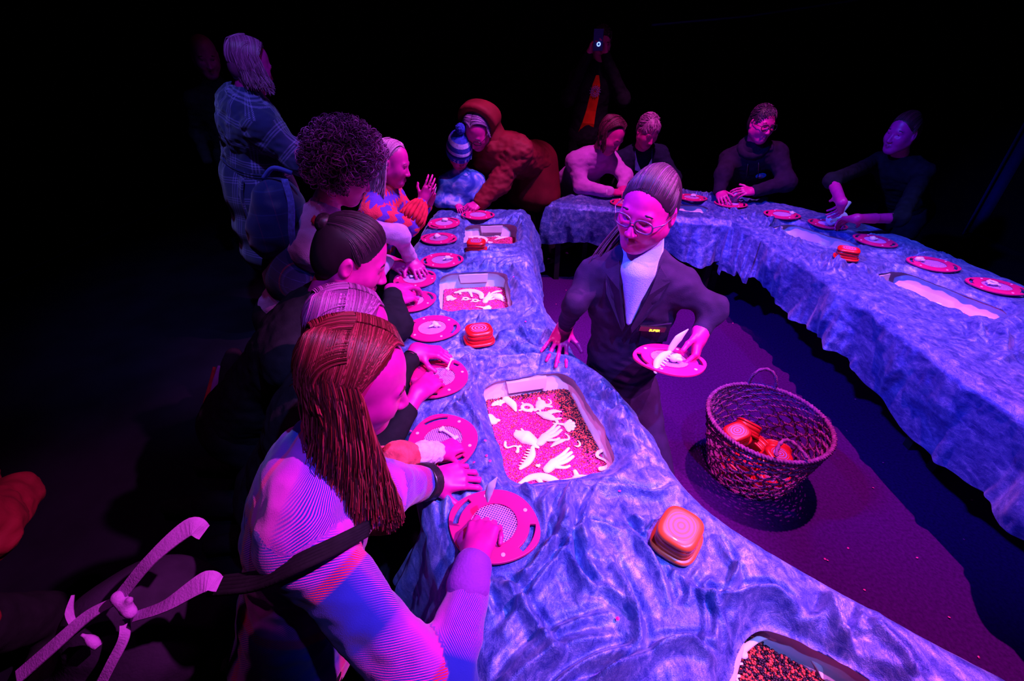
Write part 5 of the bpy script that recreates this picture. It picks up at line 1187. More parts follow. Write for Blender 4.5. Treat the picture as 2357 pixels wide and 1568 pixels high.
# ------------------------------------------------------------------ the red-haired woman in front
def redhead():
    hc = dep(826, 872, .90); nb = hc + V3([-.105, -.045, -.165]); pel = V3([-.52, .53, .42])
    el_r = dep(1010, 1620, .82); wr_r = onz(1092, 1290, .70); wr_l = onz(985, 1108, .68); el_l = dep(880, 1130, 1.02)
    root, H, q, g = person('red-haired woman in pink and blue plaid jacket, nearest the camera', hc, (.88, .20, -.43), (.42, .06, .9), nb, pel, (.22, -.97, 0),
        [dict(s=1, el=el_r, wr=wr_r, hand=dict(d=(.16, .95, -.06), dorsal=(-.25, -.25, .93), side=1, curl=(.55, .8, .85, .9), spread=.05, thumb=(.15, .35), vox=.0024)),
         dict(s=-1, el=el_l, wr=wr_l, hand=dict(d=(.95, .25, -.08), dorsal=(.1, -.3, .95), side=-1, curl=(.45, .5, .55, .6), thumb=(.3, .4), vox=.0024))],
        dict(top=M['plaid_jacket'], hairm=M['hair_red'], brow=M['hair_red']), hvox=.0028, vox=.0065, loose=.014, top_name='plaid_jacket', wr_amp=.007, eyes=True,
        legs=[(V3([-.42, .68, .07]), V3([-.85, .60, .06])), (V3([-.46, .42, .07]), V3([-.90, .36, .06]))], sleeves=.90)
    hair(root, H, hc, 1.0, 'part', M['hair_red'], 2600, length=.265, seed=8, rad=.0018, grow=.010, wave=.019, spreadout=.55, droop=(.16, .0, -1), left_len=.3)
    s = Solid(); d = nrm(el_r-wr_r); s.cap(wr_r+d*.015, wr_r+d*.05, .041, .046, .01); Vt, Ft = s.mesh(.004); pyobj('cuff', Vt, Ft, knit('lilac_cuff', (.22, .03, .34), None), root)
    return root, g, q, wr_l, el_l
red_root, red_g, red_q, red_wl, red_el = redhead()
fossil('blade', dep(1133, 1128, 1.02), .075, 0, 'pale blade-shaped cast pinched in the red-haired woman\'s fingers', 'pale casts in hands', 'fossil_toy', rot=(1.2, -1.25, .4), flat=.5)
# ------------------------------------------------------------------ the other people along the nearer tables
def stand(x, y, fw, h=.09, gap=.10):     # straight legs down to the floor under a hip point
    fw = nrm(V3([fw[0], fw[1], 0])); s_ = V3([fw[1], -fw[0], 0])
    return [(V3([x, y, .48]) - s_*gap, V3([x, y, h]) - s_*gap - fw*.03), (V3([x, y, .48]) + s_*gap, V3([x, y, h]) + s_*gap - fw*.03)]
def kneel(pel, fw, bk=1.0):
    fw = nrm(V3([fw[0], fw[1], 0])); s_ = V3([fw[1], -fw[0], 0]); b = V3([pel[0], pel[1], .07])
    return [(b + fw*.22*bk - s_*.11, b - fw*.22*bk - s_*.11), (b + fw*.22*bk + s_*.11, b - fw*.22*bk + s_*.11)]
def blond_neighbour():
    hc = dep(806, 768, 1.13); nb = hc + V3([-.10, -.01, -.17]); pel = V3([-.75, .98, .42])
    w1, w2 = onz(958, 806, .70), onz(962, 905, .69)
    root, H, q, g = person('fair-haired person in black just behind the red-haired woman, both hands at a sieve', hc, (.86, .30, -.46), (.42, .12, .9), nb, pel, (.25, -.97, 0),
        [dict(s=-1, el=nb+V3([.10, .26, -.20]), wr=w1, hand=dict(d=onz(1035, 815, .69)-w1, dorsal=(-.1, .1, .97), side=-1, curl=(.5, .6, .6, .6), thumb=(.3, .5), vox=.0026, size=.98)),
         dict(s=1, el=nb+V3([.10, -.06, -.25]), wr=w2, hand=dict(d=onz(1035, 840, .68)-w2, dorsal=(.1, -.35, .93), side=1, curl=(.55, .65, .7, .7), thumb=(.3, .5), vox=.0026, size=.98))],
        dict(top=M['black_cloth'], hairm=M['hair_blond']), hvox=.004, legs=kneel(pel, (1, .2)), top_name='black_top', bare_arms=True, sleeves=.75)
    hair(root, H, hc, 1.0, 'part', M['hair_ash'], 1100, length=.12, seed=14, rad=.0020, wave=.006, spreadout=.1, grow=.003)
    d = nrm(g['nb']-w1); a = w1 + nrm(nb+V3([.10, .26, -.20])-w1)*.03
    ring = []; ax = nrm(nb+V3([.10, .26, -.20])-w1); u = nrm(np.cross(ax, [0, 0, 1.])); v = np.cross(ax, u)
    P = [a + .0285*(math.cos(t)*u+math.sin(t)*v) for t in np.linspace(0, 2*PI, 22)]; tubes_obj('hair_tie', P, .0022, M['black_plastic'], root, 6)
    return root
blond_neighbour()
fossil('bone', onz(1035, 838, .70), .05, 0, 'small pale bone held between the two banded hands', 'pale casts in hands', 'fossil_toy', rot=(.4, -.5, 1.2))
def hidden_child():
    hc = dep(790, 1010, 1.24); nb = hc + V3([-.09, -.01, -.14]); pel = V3([-.68, .82, .33]); w = onz(1010, 1040, .685)
    root, H, q, g = person('small child behind the red-haired woman, only the white-cuffed arm and hand showing', hc, (.85, .3, -.4), (.4, .1, .9), nb, pel, (.2, -.97, 0),
        [dict(s=-1, el=dep(915, 1050, 1.16), wr=w, hand=dict(d=onz(1062, 1022, .665)-w, dorsal=(-.1, -.3, .95), side=-1, curl=(.8, .9, .9, .9), thumb=(.2, .6), size=.72, vox=.0024)),
         dict(s=1, el=nb+V3([.05, -.05, -.17]), wr=nb+V3([.2, -.02, -.2]))],
        dict(top=M['fluffy'], hairm=M['hair_blond']), hk=.88, bk=.72, legs=kneel(pel, (1, .2), .8), hvox=.006, top_name='fluffy_jacket', sleeves=.86)
    hair(root, H, hc, .88, 'part', M['hair_blond'], 200, length=.08, seed=15)
    e = dep(915, 1050, 1.16); d = nrm(e-w); s = Solid(); s.cap(w+d*.012, w+d*.055, .030, .034, .01); Vt, Ft = s.mesh(.0045); Nn = normals(Vt, Ft); Vt = Vt + Nn*(.004*noise(Vt[:, 0]*90, Vt[:, 1]*90, Vt[:, 2]*90))[:, None]; pyobj('cuff', Vt, Ft, M['cuff_white'], root)
M['fluffy'] = plain('coral_fleece', (.60, .06, .10), .95, .05, .4, 40, .9, 200, sheen=.5); M['cuff_white'] = plain('white_fleece_cuff', (.70, .45, .72), .95, .05, .15, 40, .9, 200)
hidden_child()
def wrist_band():     # the black and red band on the red-haired woman's farther wrist
    d = nrm(red_el-red_wl); a = red_wl + d*.0; u = nrm(np.cross(d, [0, 0, 1.])); v = np.cross(d, u)
    P = lambda r, o: [a+d*o+r*(math.cos(t)*u*1.08+math.sin(t)*v) for t in np.linspace(0, 2*PI, 24)]
    b = MB()
    for o in (.0, .006, .012, .018, .024): b.tube(P(.042, o), .0055, 6)
    w_ = b.build('wrist_band', M['black_plastic'], red_root)
    MB().box(a+d*.012-u*.0*1+u*.048, (.012, .012, .014), R=np.stack([u, v, d], 1)).build('red_button', M['red_pot'], w_, False)
wrist_band()
def tied_man():
    hc = dep(812, 590, 1.36); nb = hc + V3([-.12, -.02, -.175]); pel = V3([-1.02, 1.30, .44])
    w1, w2 = onz(905, 690, .715), onz(900, 668, .73)
    e1, e2 = nb+V3([.12, .0, -.27]), nb+V3([.14, .28, -.22])
    root, H, q, g = person('man in black with dark tied-back hair and checked cuff, bent over his sieve', hc, (.84, .16, -.50), (.50, .06, .86), nb, pel, (.15, -.98, 0),
        [dict(s=1, el=e1, wr=w1, hand=dict(d=onz(972, 668, .69)-w1, dorsal=(.05, -.45, .88), side=1, curl=(.5, .6, .65, .7), thumb=(.3, .5), vox=.003)),
         dict(s=-1, el=e2, wr=w2, hand=dict(d=onz(975, 650, .69)-w2, dorsal=(0, .1, 1), side=-1, curl=(.4, .5, .6, .6), thumb=(.3, .5), vox=.003))],
        dict(top=M['black_cloth'], hairm=M['hair_dark'], brow=M['hair_dark']), hvox=.0034, hk=1.06, bk=1.06, legs=kneel(pel, (1, 0)), top_name='black_jacket', sleeves=.8, loose=.012)
    hair(root, H, hc, 1.06, 'back', M['hair_dark'], 900, seed=21, rad=.0021, bun=(0, -.09, .06), cover=.01)
    s = Solid(); s.ell(q(0, -.098, .058), (.030, .026, .030), H, .01); Vt, Ft = s.mesh(.005); pyobj('bun', Vt, Ft, M['hair_dark'], root, True, {'tint': np.random.default_rng(1).random(len(Vt))})
    for w_, e in ((w1, e1),):
        d = nrm(e-w_); s = Solid(); s.cap(w_+d*.03, w_+d*.10, .040, .046, .01); Vt, Ft = s.mesh(.005); u = nrm(np.cross(d, [0, 0, 1.])); v = np.cross(d, u); D = Vt-w_
        pat = np.stack([np.arctan2(D@u, D@v)*.045, D@d, D@d*0], 1); pyobj('checked_cuff', Vt, Ft, M['dark_check'], root, True, {'pat': pat})
    s = Solid(); s.cap(q(.02, .03, -.118), q(0, .062, -.108), .022, .018, .02); s.cap(q(-.02, .03, -.118), q(0, .062, -.108), .022, .018, .02); Vt, Ft = s.mesh(.005); pyobj('beard', Vt, Ft, M['hair_dark'], root, True, {'tint': np.random.default_rng(2).random(len(Vt))})
DK = (.012, .016, .10)
M['dark_check'] = plaid('dark_blue_check', [(0, DK), (.7, DK), (.74, (.3, .02, .05)), (.80, DK), (.9, (.05, .06, .3)), (.95, DK)], [(0, DK), (.6, DK), (.64, (.05, .07, .35)), (.70, DK)], .045, .004)
tied_man()
def curly():
    hc = dep(796, 392, 1.78); nb = hc + V3([-.12, -.05, -.17]); pel = V3([-1.02, 1.78, .60])
    w1, w2 = onz(895, 600, .70), onz(945, 596, .71)
    e1, e2 = nb+V3([.16, .03, -.26]), nb+V3([.24, .27, -.17])
    root, H, q, g = person('curly-haired woman in grey sleeves and red scarf reaching to a sieve', hc, (.78, .38, -.50), (.46, .2, .86), nb, pel, (.3, -.95, 0),
        [dict(s=1, el=e1, wr=w1, hand=dict(d=onz(930, 618, .68)-w1, dorsal=(.1, -.4, .9), side=1, curl=(.4, .45, .5, .5), thumb=(.3, .4), vox=.0034)),
         dict(s=-1, el=e2, wr=w2, hand=dict(d=onz(972, 632, .665)-w2, dorsal=(.1, -.1, 1), side=-1, curl=(.3, .3, .3, .35), spread=.2, thumb=(.4, .3), vox=.0034))],
        dict(top=M['grey_sleeve'], hairm=M['hair_curly']), hvox=.0045, legs=kneel(pel-V3([0, 0, .15]), (1, .2)), top_name='grey_top')
    hair(root, H, hc, 1.0, 'curly', M['hair_curly'], 1500, seed=31, rad=.0022, grow=.022)
    fw, sh, sd = g['fw'], g['sh'], g['sd']
    # red ribbed scarf hanging down the front
    P = spline([nb+sh*.06-sd*.02-fw*.03, nb+sh*.07+fw*.09+sd*.03, nb+fw*.15+sd*.16+sh*.05, nb+fw*.17+sd*.34+sh*.06], 20)
    b = MB()
    for k in range(7):
        o = sh*(k-3)*.014; b.tube(P+o, .010, 6)
    b.build('scarf', M['red_cord'], root)
    # dark quilted waistcoat panel and rucksack on her back
    s = Solid(); s.ell(nb+sd*.22-fw*.02+sh*.0, (.185, .135, .20), np.stack([sh, fw, -sd], 1), .04); Vt, Ft = s.mesh(.010); D = Vt-nb; pat = np.stack([D@sh, D@sd, D@sd*0], 1); pyobj('waistcoat', Vt, Ft, M['dark_check'], root, True, {'pat': pat})
    bc = dep(648, 500, 1.80); bag = empty('rucksack', tuple(bc)); tag(bag, 'dark blue checked rucksack on the curly-haired woman\'s back', 'bag')
    s = Solid(); s.ell((0, 0, 0), (.10, .13, .15), None, .03); s.ell((-.02, -.02, -.06), (.11, .13, .11), None, .04); Vt, Ft = s.mesh(.008); Nn = normals(Vt, Ft); Vt = Vt + Nn*(.008*noise(Vt[:, 0]*14, Vt[:, 1]*14, Vt[:, 2]*20))[:, None]
    pat = np.stack([Vt[:, 0]+Vt[:, 1]*.6, Vt[:, 2], Vt[:, 2]*0], 1); pyobj('bag_body', Vt, Ft, M['bag_blue'], bag, True, {'pat': pat})
    P = spline([(.08, -.06, .16), (.10, -.10, .08), (.09, -.135, -.02), (.08, -.13, -.12)], 16); b = MB()
    for k in range(5): b.tube(P+V3([(k-2)*.0045, 0, 0]), .0045, 5)
    b.build('strap', plain('pale_blue_webbing', (.10, .14, .60), .7, .2, .3, 90, .6, 200), bag)
    b = MB().tube(spline([(-.02, -.02, .15), (.03, -.02, .19), (.09, -.01, .17)], 12), .009, 6); b.build('grab_loop', plain('blue_loop', (.06, .09, .45), .7, .2), bag)
BG = (.010, .022, .13)
M['bag_blue'] = plaid('blue_check_nylon', [(0, BG), (.6, BG), (.63, (.12, .03, .16)), (.67, BG)], [(0, BG), (.55, BG), (.58, (.03, .06, .30)), (.64, BG)], .075, .004, rough=.35)
curly()
def girl():
    hc = dep(903, 374, 2.30); nb = hc + V3([-.065, -.02, -.145]); pel = V3([-.80, 2.50, .62])
    w1 = dep(972, 462, 2.42); w2 = dep(985, 470, 2.50)
    e1, e2 = dep(940, 520, 2.36), dep(955, 505, 2.52)
    root, H, q, g = person('girl with long fair hair in a red and blue patterned jumper', hc, (.92, -.10, -.30), (.28, .03, .95), nb, pel, (-.05, -1, 0),
        [dict(s=1, el=e1, wr=w1, hand=dict(d=(.52, .05, .85), dorsal=(.2, -.95, .0), side=1, curl=(.2, .2, .25, .3), thumb=(.4, .4), size=.78, vox=.0034)),
         dict(s=-1, el=e2, wr=w2, hand=dict(d=(.35, -.3, .85), dorsal=(.3, .9, .2), side=-1, curl=(.3, .3, .3, .35), thumb=(.4, .4), size=.78, vox=.0034))],
        dict(top=M['scallop'], hairm=M['hair_blond']), hk=.90, bk=.80, hvox=.0042, legs=stand(pel[0], pel[1], (1, 0), gap=.07), loose=.014, top_name='patterned_jumper', sleeves=.9)
    hair(root, H, hc, .90, 'part', M['hair_blond'], 700, length=.20, seed=41, rad=.0026, wave=.008, spreadout=.1, droop=(-.15, -.05, -1))
    for w_, e in ((w1, e1),):    # flared ribbed cuffs
        d = nrm(e-w_); u = nrm(np.cross(d, [0, 0, 1.])); v = np.cross(d, u); b = MB()
        for t in np.linspace(0, 2*PI, 16, endpoint=False):
            o = math.cos(t)*u+math.sin(t)*v; b.tube([w_+d*.02+o*.034, w_+d*.06+o*.050, w_+d*.12+o*.060, w_+d*.16+o*.052], [.006, .010, .013, .010], 6)
        b.build('ribbed_cuff', M['red_cord'], root)
girl()
fossil('blade', dep(1002, 440, 2.46), .045, 0, 'pale sliver held up by the fair-haired girl', 'pale casts in hands', 'fossil_toy', rot=(.3, -1.2, .3))
# ------------------------------------------------------------------ far end: toddler and the adult in the rust parka
def toddler():
    hc = dep(1057, 354, 3.12); nb = hc + V3([.0, .03, -.135]); pel = V3([nb[0]+.01, nb[1]+.06, .50])
    w1, w2 = onz(1052, 470, .68), onz(1098, 462, .70)
    e1, e2 = nb+V3([-.165, -.03, -.19]), nb+V3([.165, -.03, -.19])
    root, H, q, g = person('toddler in blue tie-dye jumper and striped bobble hat at the far table end', hc, (.28, -.80, -.52), (.12, -.42, .9), nb, pel, (-1, -.1, 0),
        [dict(s=1, el=e1, wr=w1, hand=dict(d=onz(1062, 486, .655)-w1, dorsal=(0, -.4, .9), side=1, curl=(.3, .3, .3, .3), thumb=(.4, .4), size=.62, vox=.0034)),
         dict(s=-1, el=e2, wr=w2, hand=dict(d=(-.2, -.8, -.5), dorsal=(0, -.3, .95), side=-1, curl=(.4, .5, .5, .5), thumb=(.4, .4), size=.62, vox=.0034))],
        dict(top=M['tie_dye'], low=M['hood_black'], hairm=M['hair_brown']), hk=.84, bk=.72, armk=.8, hvox=.005, loose=.012, legs=stand(pel[0], pel[1], (0, -1), gap=.06), top_name='tie_dye_jumper', wr_amp=.003)
    # bobble hat in horizontal bands, pulled down over the brow
    HB, HL, HD = plain('hat_blue', (.03, .05, .42), .95, .05, .3, 60, .9, 220), plain('hat_pale', (.45, .40, .78), .95, .05, .2, 60, .9, 220), plain('hat_navy', (.012, .014, .16), .95, .05, .3, 60, .9, 220)
    hat = empty('bobble_hat', tuple(q(0, 0, .03))); tag(hat, 'striped blue bobble hat with lettered band on the toddler', 'hat'); c0 = V3(q(0, 0, .03))
    Ht = H @ np.array([[1, 0, 0], [0, math.cos(.0), 0], [0, 0, 1.]])
    prof = [(.092, -.030), (.098, -.012), (.098, .010), (.097, .012), (.096, .026), (.095, .028), (.092, .046), (.091, .048), (.083, .078), (.082, .080), (.070, .106), (.069, .108), (.052, .128), (.030, .142), (.008, .146)]
    bands = [('brim', 0, 3, HB), ('navy_band', 3, 5, HD), ('pale_band', 5, 7, HL), ('blue_band', 7, 9, HB), ('pale_stripe', 9, 11, HL), ('crown', 11, 14, HB)]
    for nm, a, b_, mt in bands:
        rings = [[tuple(Ht @ V3([r*.92*math.cos(t), r*1.06*math.sin(t)-.006, z])) for t in np.linspace(0, 2*PI, 32, endpoint=False)] for r, z in prof[a:b_+1]]
        v, f = loft(rings, (False, nm == 'crown')); pyobj(nm, v, f, mt, hat)
    s = Solid(); s.ell(Ht @ V3([0, -.004, .172]), (.034, .034, .034), None, .01); Vt, Ft = s.mesh(.005); Nn = normals(Vt, Ft); Vt = Vt + Nn*(.007*noise(Vt[:, 0]*130, Vt[:, 1]*130, Vt[:, 2]*130))[:, None]; pyobj('bobble', Vt, Ft, HB, hat)
    tm = plain('hat_letters', (.55, .50, .85), .9, .05)
    for i, ch in enumerate('ZE BIG'):
        if ch == ' ': continue
        t2 = PI/2 + (i-2.2)*.28; nr = V3([math.cos(t2), math.sin(t2), 0]); ty = V3([0, 0, 1.]); tx = V3([-math.sin(t2), math.cos(t2), 0])
        R = Ht @ np.stack([tx, ty, nr], 1); text_obj(ch, V3(Ht @ V3([.098*.92*math.cos(t2), .098*1.06*math.sin(t2)-.006, -.010])) + R[:, 2]*.002, R, .030, tm, hat, 'letter')
toddler()
def parka():
    hc = dep(1097, 300, 3.02); nb = hc + V3([.115, .08, -.13]); pel = V3([.16, 3.72, .86])
    w1 = dep(1105, 466, 3.24); w2 = dep(1075, 430, 3.5)
    e1 = dep(1150, 420, 3.22); e2 = nb + V3([-.12, .05, -.26])
    root, H, q, g = person('grey-haired adult in a rust hooded parka bending over the toddler', hc, (-.28, -.66, -.74), (-.18, -.62, .76), nb, pel, (-.95, .30, 0),
        [dict(s=-1, el=e1, wr=w1, hand=dict(d=onz(1092, 474, .68)-w1, dorsal=(.2, -.4, .9), side=-1, curl=(.6, .7, .7, .7), thumb=(.3, .5), vox=.004)),
         dict(s=1, el=e2, wr=w2)],
        dict(top=M['rust'], hairm=M['hair_grey'], brow=M['hair_grey']), hvox=.0045, loose=.035, legs=stand(pel[0], pel[1], (-.3, -1)), top_name='parka', wr_amp=.010, skirt=[(.10, .22), (.22, .24)], eyes=True)
    hair(root, H, hc, 1.0, 'part', M['hair_grey'], 500, length=.06, seed=51, rad=.0028, wave=.004, grow=.004)
    glasses(root, q, 1.0, M['black_plastic'])
    # hood lying open round the head
    s = Solid()
    for t in np.linspace(-1.75, 1.75, 11):
        p = q(.110*math.sin(t), -.045-.02*math.cos(t), .035+.105*math.cos(t)); p2 = q(.100*math.sin(t), -.125, .0+.085*math.cos(t))
        s.cap(p, p2, .022, .030, .04)
    s.cap(q(0, -.125, -.02), nb+g['sd']*.05, .085, .10, .05); Vt, Ft = s.mesh(.009); pyobj('hood', Vt, Ft, M['rust'], root)
parka()
# ------------------------------------------------------------------ people beyond the far tables
def pink_woman():
    hc = dep(1408, 312, 3.36); nb = hc + V3([-.075, .09, -.155]); pel = V3([.50, 4.16, .58])
    w1, w2 = onz(1404, 442, .69), onz(1432, 430, .70); e1, e2 = dep(1338, 430, 3.56), dep(1440, 405, 3.62)
    root, H, q, g = person('woman in a lilac jumper with a dark red bob, leaning on the far table', hc, (.52, -.62, -.58), (.36, -.28, .88), nb, pel, (-.93, -.30, 0),
        [dict(s=1, el=e1, wr=w1, hand=dict(d=onz(1450, 443, .67)-w1, dorsal=(0, -.3, .95), side=1, curl=.45, vox=.004)), dict(s=-1, el=e2, wr=w2, hand=dict(d=(.1, -.9, -.2), dorsal=(0, 0, 1), side=-1, curl=.45, vox=.004))],
        dict(top=M['pink_jumper'], hairm=M['hair_bob'], brow=M['hair_bob']), hvox=.0045, legs=kneel(pel, (0, -1)), loose=.012, top_name='lilac_jumper')
    hair(root, H, hc, 1.0, 'bob', M['hair_bob'], 1000, length=.14, seed=61, rad=.0026, wave=.008, grow=.010, spreadout=.15)
    g_ = g; P = spline([nb+g['sh']*.10+g['fw']*.02, nb+g['sh']*.115+g['fw']*.10+g['sd']*.08, nb+g['sh']*.13+g['fw']*.12+g['sd']*.22], 12)
    tubes_obj('bag_strap', P, .007, M['black_cloth'], root, 6); tubes_obj('bracelet', [w1+V3([-.03, 0, 0])+.029*V3([0, math.cos(t), math.sin(t)]) for t in np.linspace(0, 2*PI, 20)], .003, M['rivet'], root, 6)
M['hair_bob'] = hair_mat('dark_red_bob', (.05, .004, .018), (.18, .012, .08))
pink_woman()
def collar_man():
    hc = dep(1492, 300, 3.50); nb = hc + V3([.0, .09, -.165]); pel = V3([1.08, 4.25, .58])
    w1, w2 = onz(1462, 440, .70), onz(1530, 440, .70)
    root, H, q, g = person('grey-haired man in a dark jumper over a pale blue shirt collar', hc, (.22, -.78, -.52), (.12, -.42, .9), nb, pel, (-.98, -.15, 0),
        [dict(s=1, el=dep(1440, 415, 3.75), wr=w1), dict(s=-1, el=dep(1552, 410, 3.72), wr=w2, hand=dict(d=(-.8, -.4, -.1), dorsal=(0, -.2, .97), side=-1, curl=.4, vox=.004))],
        dict(top=M['black_jumper'], hairm=M['hair_pinkgrey'], brow=M['hair_pinkgrey']), hvox=.0045, legs=kneel(pel, (0, -1)), loose=.010, top_name='dark_jumper', collar=False)
    hair(root, H, hc, 1.0, 'short', M['hair_pinkgrey'], 900, length=.045, seed=71, rad=.0026)
    cm = plain('pale_blue_shirt', (.16, .22, .70), .8, .2)
    for sgn in (-1, 1):
        a, b_, c_, d_ = [nb+g['sh']*sgn*x+g['fw']*y+g['sd']*z for x, y, z in ((.068, .02, -.045), (.058, .095, -.015), (.012, .150, .070), (.068, .128, .055))]
        v = [a, b_, c_, d_]; v += [p-g['fw']*.006+g['sd']*.004 for p in v]; pyobj('collar', v, [(0,1,2,3),(7,6,5,4),(0,4,5,1),(1,5,6,2),(2,6,7,3),(3,7,4,0)], cm, root, False)
M['black_jumper'] = plain('dark_blue_black_knit', (.010, .010, .035), .95, .08, .2, 30, .6, 220)
collar_man()
def hoodie_man():
    hc = dep(1754, 283, 3.22); nb = hc + V3([.02, .06, -.185]); pel = V3([2.02, 3.98, .60])
    w1, w2 = onz(1656, 440, .715), onz(1738, 440, .735)
    root, H, q, g = person('man in glasses and a dark hoodie with a round blue chest emblem', hc, (.16, -.93, -.18), (.05, -.16, 1), nb, pel, (-.98, .14, 0),
        [dict(s=1, el=dep(1665, 400, 3.42), wr=w1, hand=dict(d=onz(1672, 472, .665)-w1, dorsal=(-.5, -.4, .7), side=1, curl=(.3, .35, .4, .4), thumb=(.4, .4), vox=.004)),
         dict(s=-1, el=dep(1812, 420, 3.35), wr=w2, hand=dict(d=onz(1690, 440, .74)-w2, dorsal=(.2, -.5, .8), side=-1, curl=(.3, .35, .4, .4), thumb=(.6, .2), vox=.004))],
        dict(top=M['hood_black'], hairm=M['hair_dark'], brow=M['hair_dark']), hvox=.0045, legs=kneel(pel, (0, -1)), loose=.016, top_name='hoodie')
    hair(root, H, hc, 1.0, 'short', M['hair_dark2'], 900, length=.032, seed=81, rad=.0028)
    glasses(root, q, 1.0, M['black_plastic'])
    s = Solid()
    for t in np.linspace(0, 2*PI, 12, endpoint=False): s.cap(nb+g['sh']*.085*math.cos(t)+g['fw']*(.075*math.sin(t)-.01)-g['sd']*.02, nb+g['sh']*.085*math.cos(t+.5)+g['fw']*(.075*math.sin(t+.5)-.01)-g['sd']*.02, .022, None, .03)
    Vt, Ft = s.mesh(.008); pyobj('hood', Vt, Ft, M['hood_black'], root)
    for sgn in (-1, 1): tubes_obj('drawstring', [nb+g['sh']*sgn*.035+g['fw']*.10+g['sd']*.02, nb+g['sh']*sgn*.040+g['fw']*.148+g['sd']*.10, nb+g['sh']*sgn*.042+g['fw']*.150+g['sd']*.20], .0035, M['black_plastic'], root, 5)
    # round emblem: blue disc with pale sail shapes and a red foot
    c = torso_hit(nb, g, -.062, .165)+g['fw']*.022; R = np.stack([-g['sh'], -g['sd'], g['fw']], 1)
    def patch(nm, poly, z, col, par):
        v, f = plate(poly, [], z, z+.0015); o = pyobj(nm, [c+R@V3(p) for p in v], f, plain(nm+'_print', col, .8, .1), par, False); return o
    e = patch('chest_emblem', [(.036*math.cos(t), .036*math.sin(t)) for t in np.linspace(0, 2*PI, 32, endpoint=False)], 0, (.06, .40, .95), root)
    patch('sail', [(-.022, -.012), (-.002, .026), (-.001, -.012)], .0016, (.7, .8, .95), e); patch('sail', [(.002, -.012), (.003, .022), (.018, -.014)], .0016, (.6, .75, .95), e)
    patch('red_wave', [(-.028, -.020), (-.010, -.014), (.010, -.022), (.000, -.028), (-.018, -.027)], .0016, (.5, .02, .06), e)
M['hair_dark2'] = hair_mat('dark_short_hair', (.03, .004, .028), (.11, .012, .09))
hoodie_man()
def jar():
    m, nt, b = nodes('pink_glass'); b.inputs['Base Color'].default_value = (.75, .25, .6, 1); b.inputs['Transmission Weight'].default_value = .75; b.inputs['Roughness'].default_value = .12
    p = onz(1690, 462, TZ+.04); t = empty('lidded_jar', (p[0], p[1], TZ+.034)); tag(t, 'small clear jar with white ridged lid in the hoodie man\'s hands', 'jar')
    MB().lathe([(.026, 0), (.030, .004), (.031, .035), (.028, .046), (.024, .052)], 24).build('glass', m, t)
    b = MB().lathe([(.027, .050), (.028, .053), (.028, .068), (.025, .071)], 24)
    for k in range(12): a = 2*PI*k/12; b.box((.028*math.cos(a), .028*math.sin(a), .060), (.003, .005, .014), a)
    b.build('lid', M['fossil_toy'], t, False)
jar()
def right_person():
    hc = dep(2078, 304, 2.92); nb = hc + V3([.10, .07, -.175]); pel = V3([2.98, 3.42, .60])
    w1, w2 = dep(1938, 466, 2.72), dep(1972, 503, 2.74); e1, e2 = dep(1915, 415, 2.86), dep(2070, 503, 2.82)
    root, H, q, g = person('person in black with hair tied back, face turned left, at the right table', hc, (-.90, -.34, -.12), (.10, -.05, 1), nb, pel, (-.35, .93, 0),
        [dict(s=1, el=e1, wr=w1, hand=dict(d=onz(1925, 505, .69)-w1, dorsal=(.3, -.6, .7), side=1, curl=(.4, .45, .5, .5), thumb=(.3, .4), vox=.0035)),
         dict(s=-1, el=e2, wr=w2, hand=dict(d=onz(1918, 508, .68)-w2, dorsal=(.1, -.6, .75), side=-1, curl=(.35, .45, .5, .5), thumb=(.5, .3), vox=.0035))],
        dict(top=M['black_cloth'], hairm=M['hair_dark']), hvox=.0042, legs=kneel(pel, (-1, -.3)), sleeves=.22, top_name='black_shirt', bare_arms=True)
    hair(root, H, hc, 1.0, 'back', M['hair_brown2'], 600, seed=91, rad=.0024, bun=(0, -.105, .04), cover=.01)
M['hair_brown2'] = hair_mat('dim_brown_hair', (.05, .006, .014), (.12, .012, .03))
right_person()
def plush():
    t = empty('plush_toy', (0, 0, 0)); tag(t, 'pale blue-white plush bone in the hands of the person in black', 'toy'); m = plain('white_plush', (.50, .62, .90), .95, .05, .1, 60, .6, 200)
    c = onz(1926, 502, .70)
    s = Solid(); s.ell(c+V3([-.035, -.01, .0]), (.028, .036, .046), rotz(.4), .01); Vt, Ft = s.mesh(.004); pyobj('left_lobe', Vt, Ft, m, t)
    s = Solid(); s.ell(c+V3([.012, -.025, .0]), (.030, .038, .048), rotz(.4), .01); Vt, Ft = s.mesh(.004); pyobj('right_lobe', Vt, Ft, m, t)
    s = Solid(); s.cap(c+V3([.0, .0, .03]), c+V3([.055, .03, .075]), .022, .014, .02); s.ell(c+V3([.06, .04, .085]), (.024, .014, .014), None, .01); Vt, Ft = s.mesh(.004); pyobj('tail', Vt, Ft, m, t)
plush()
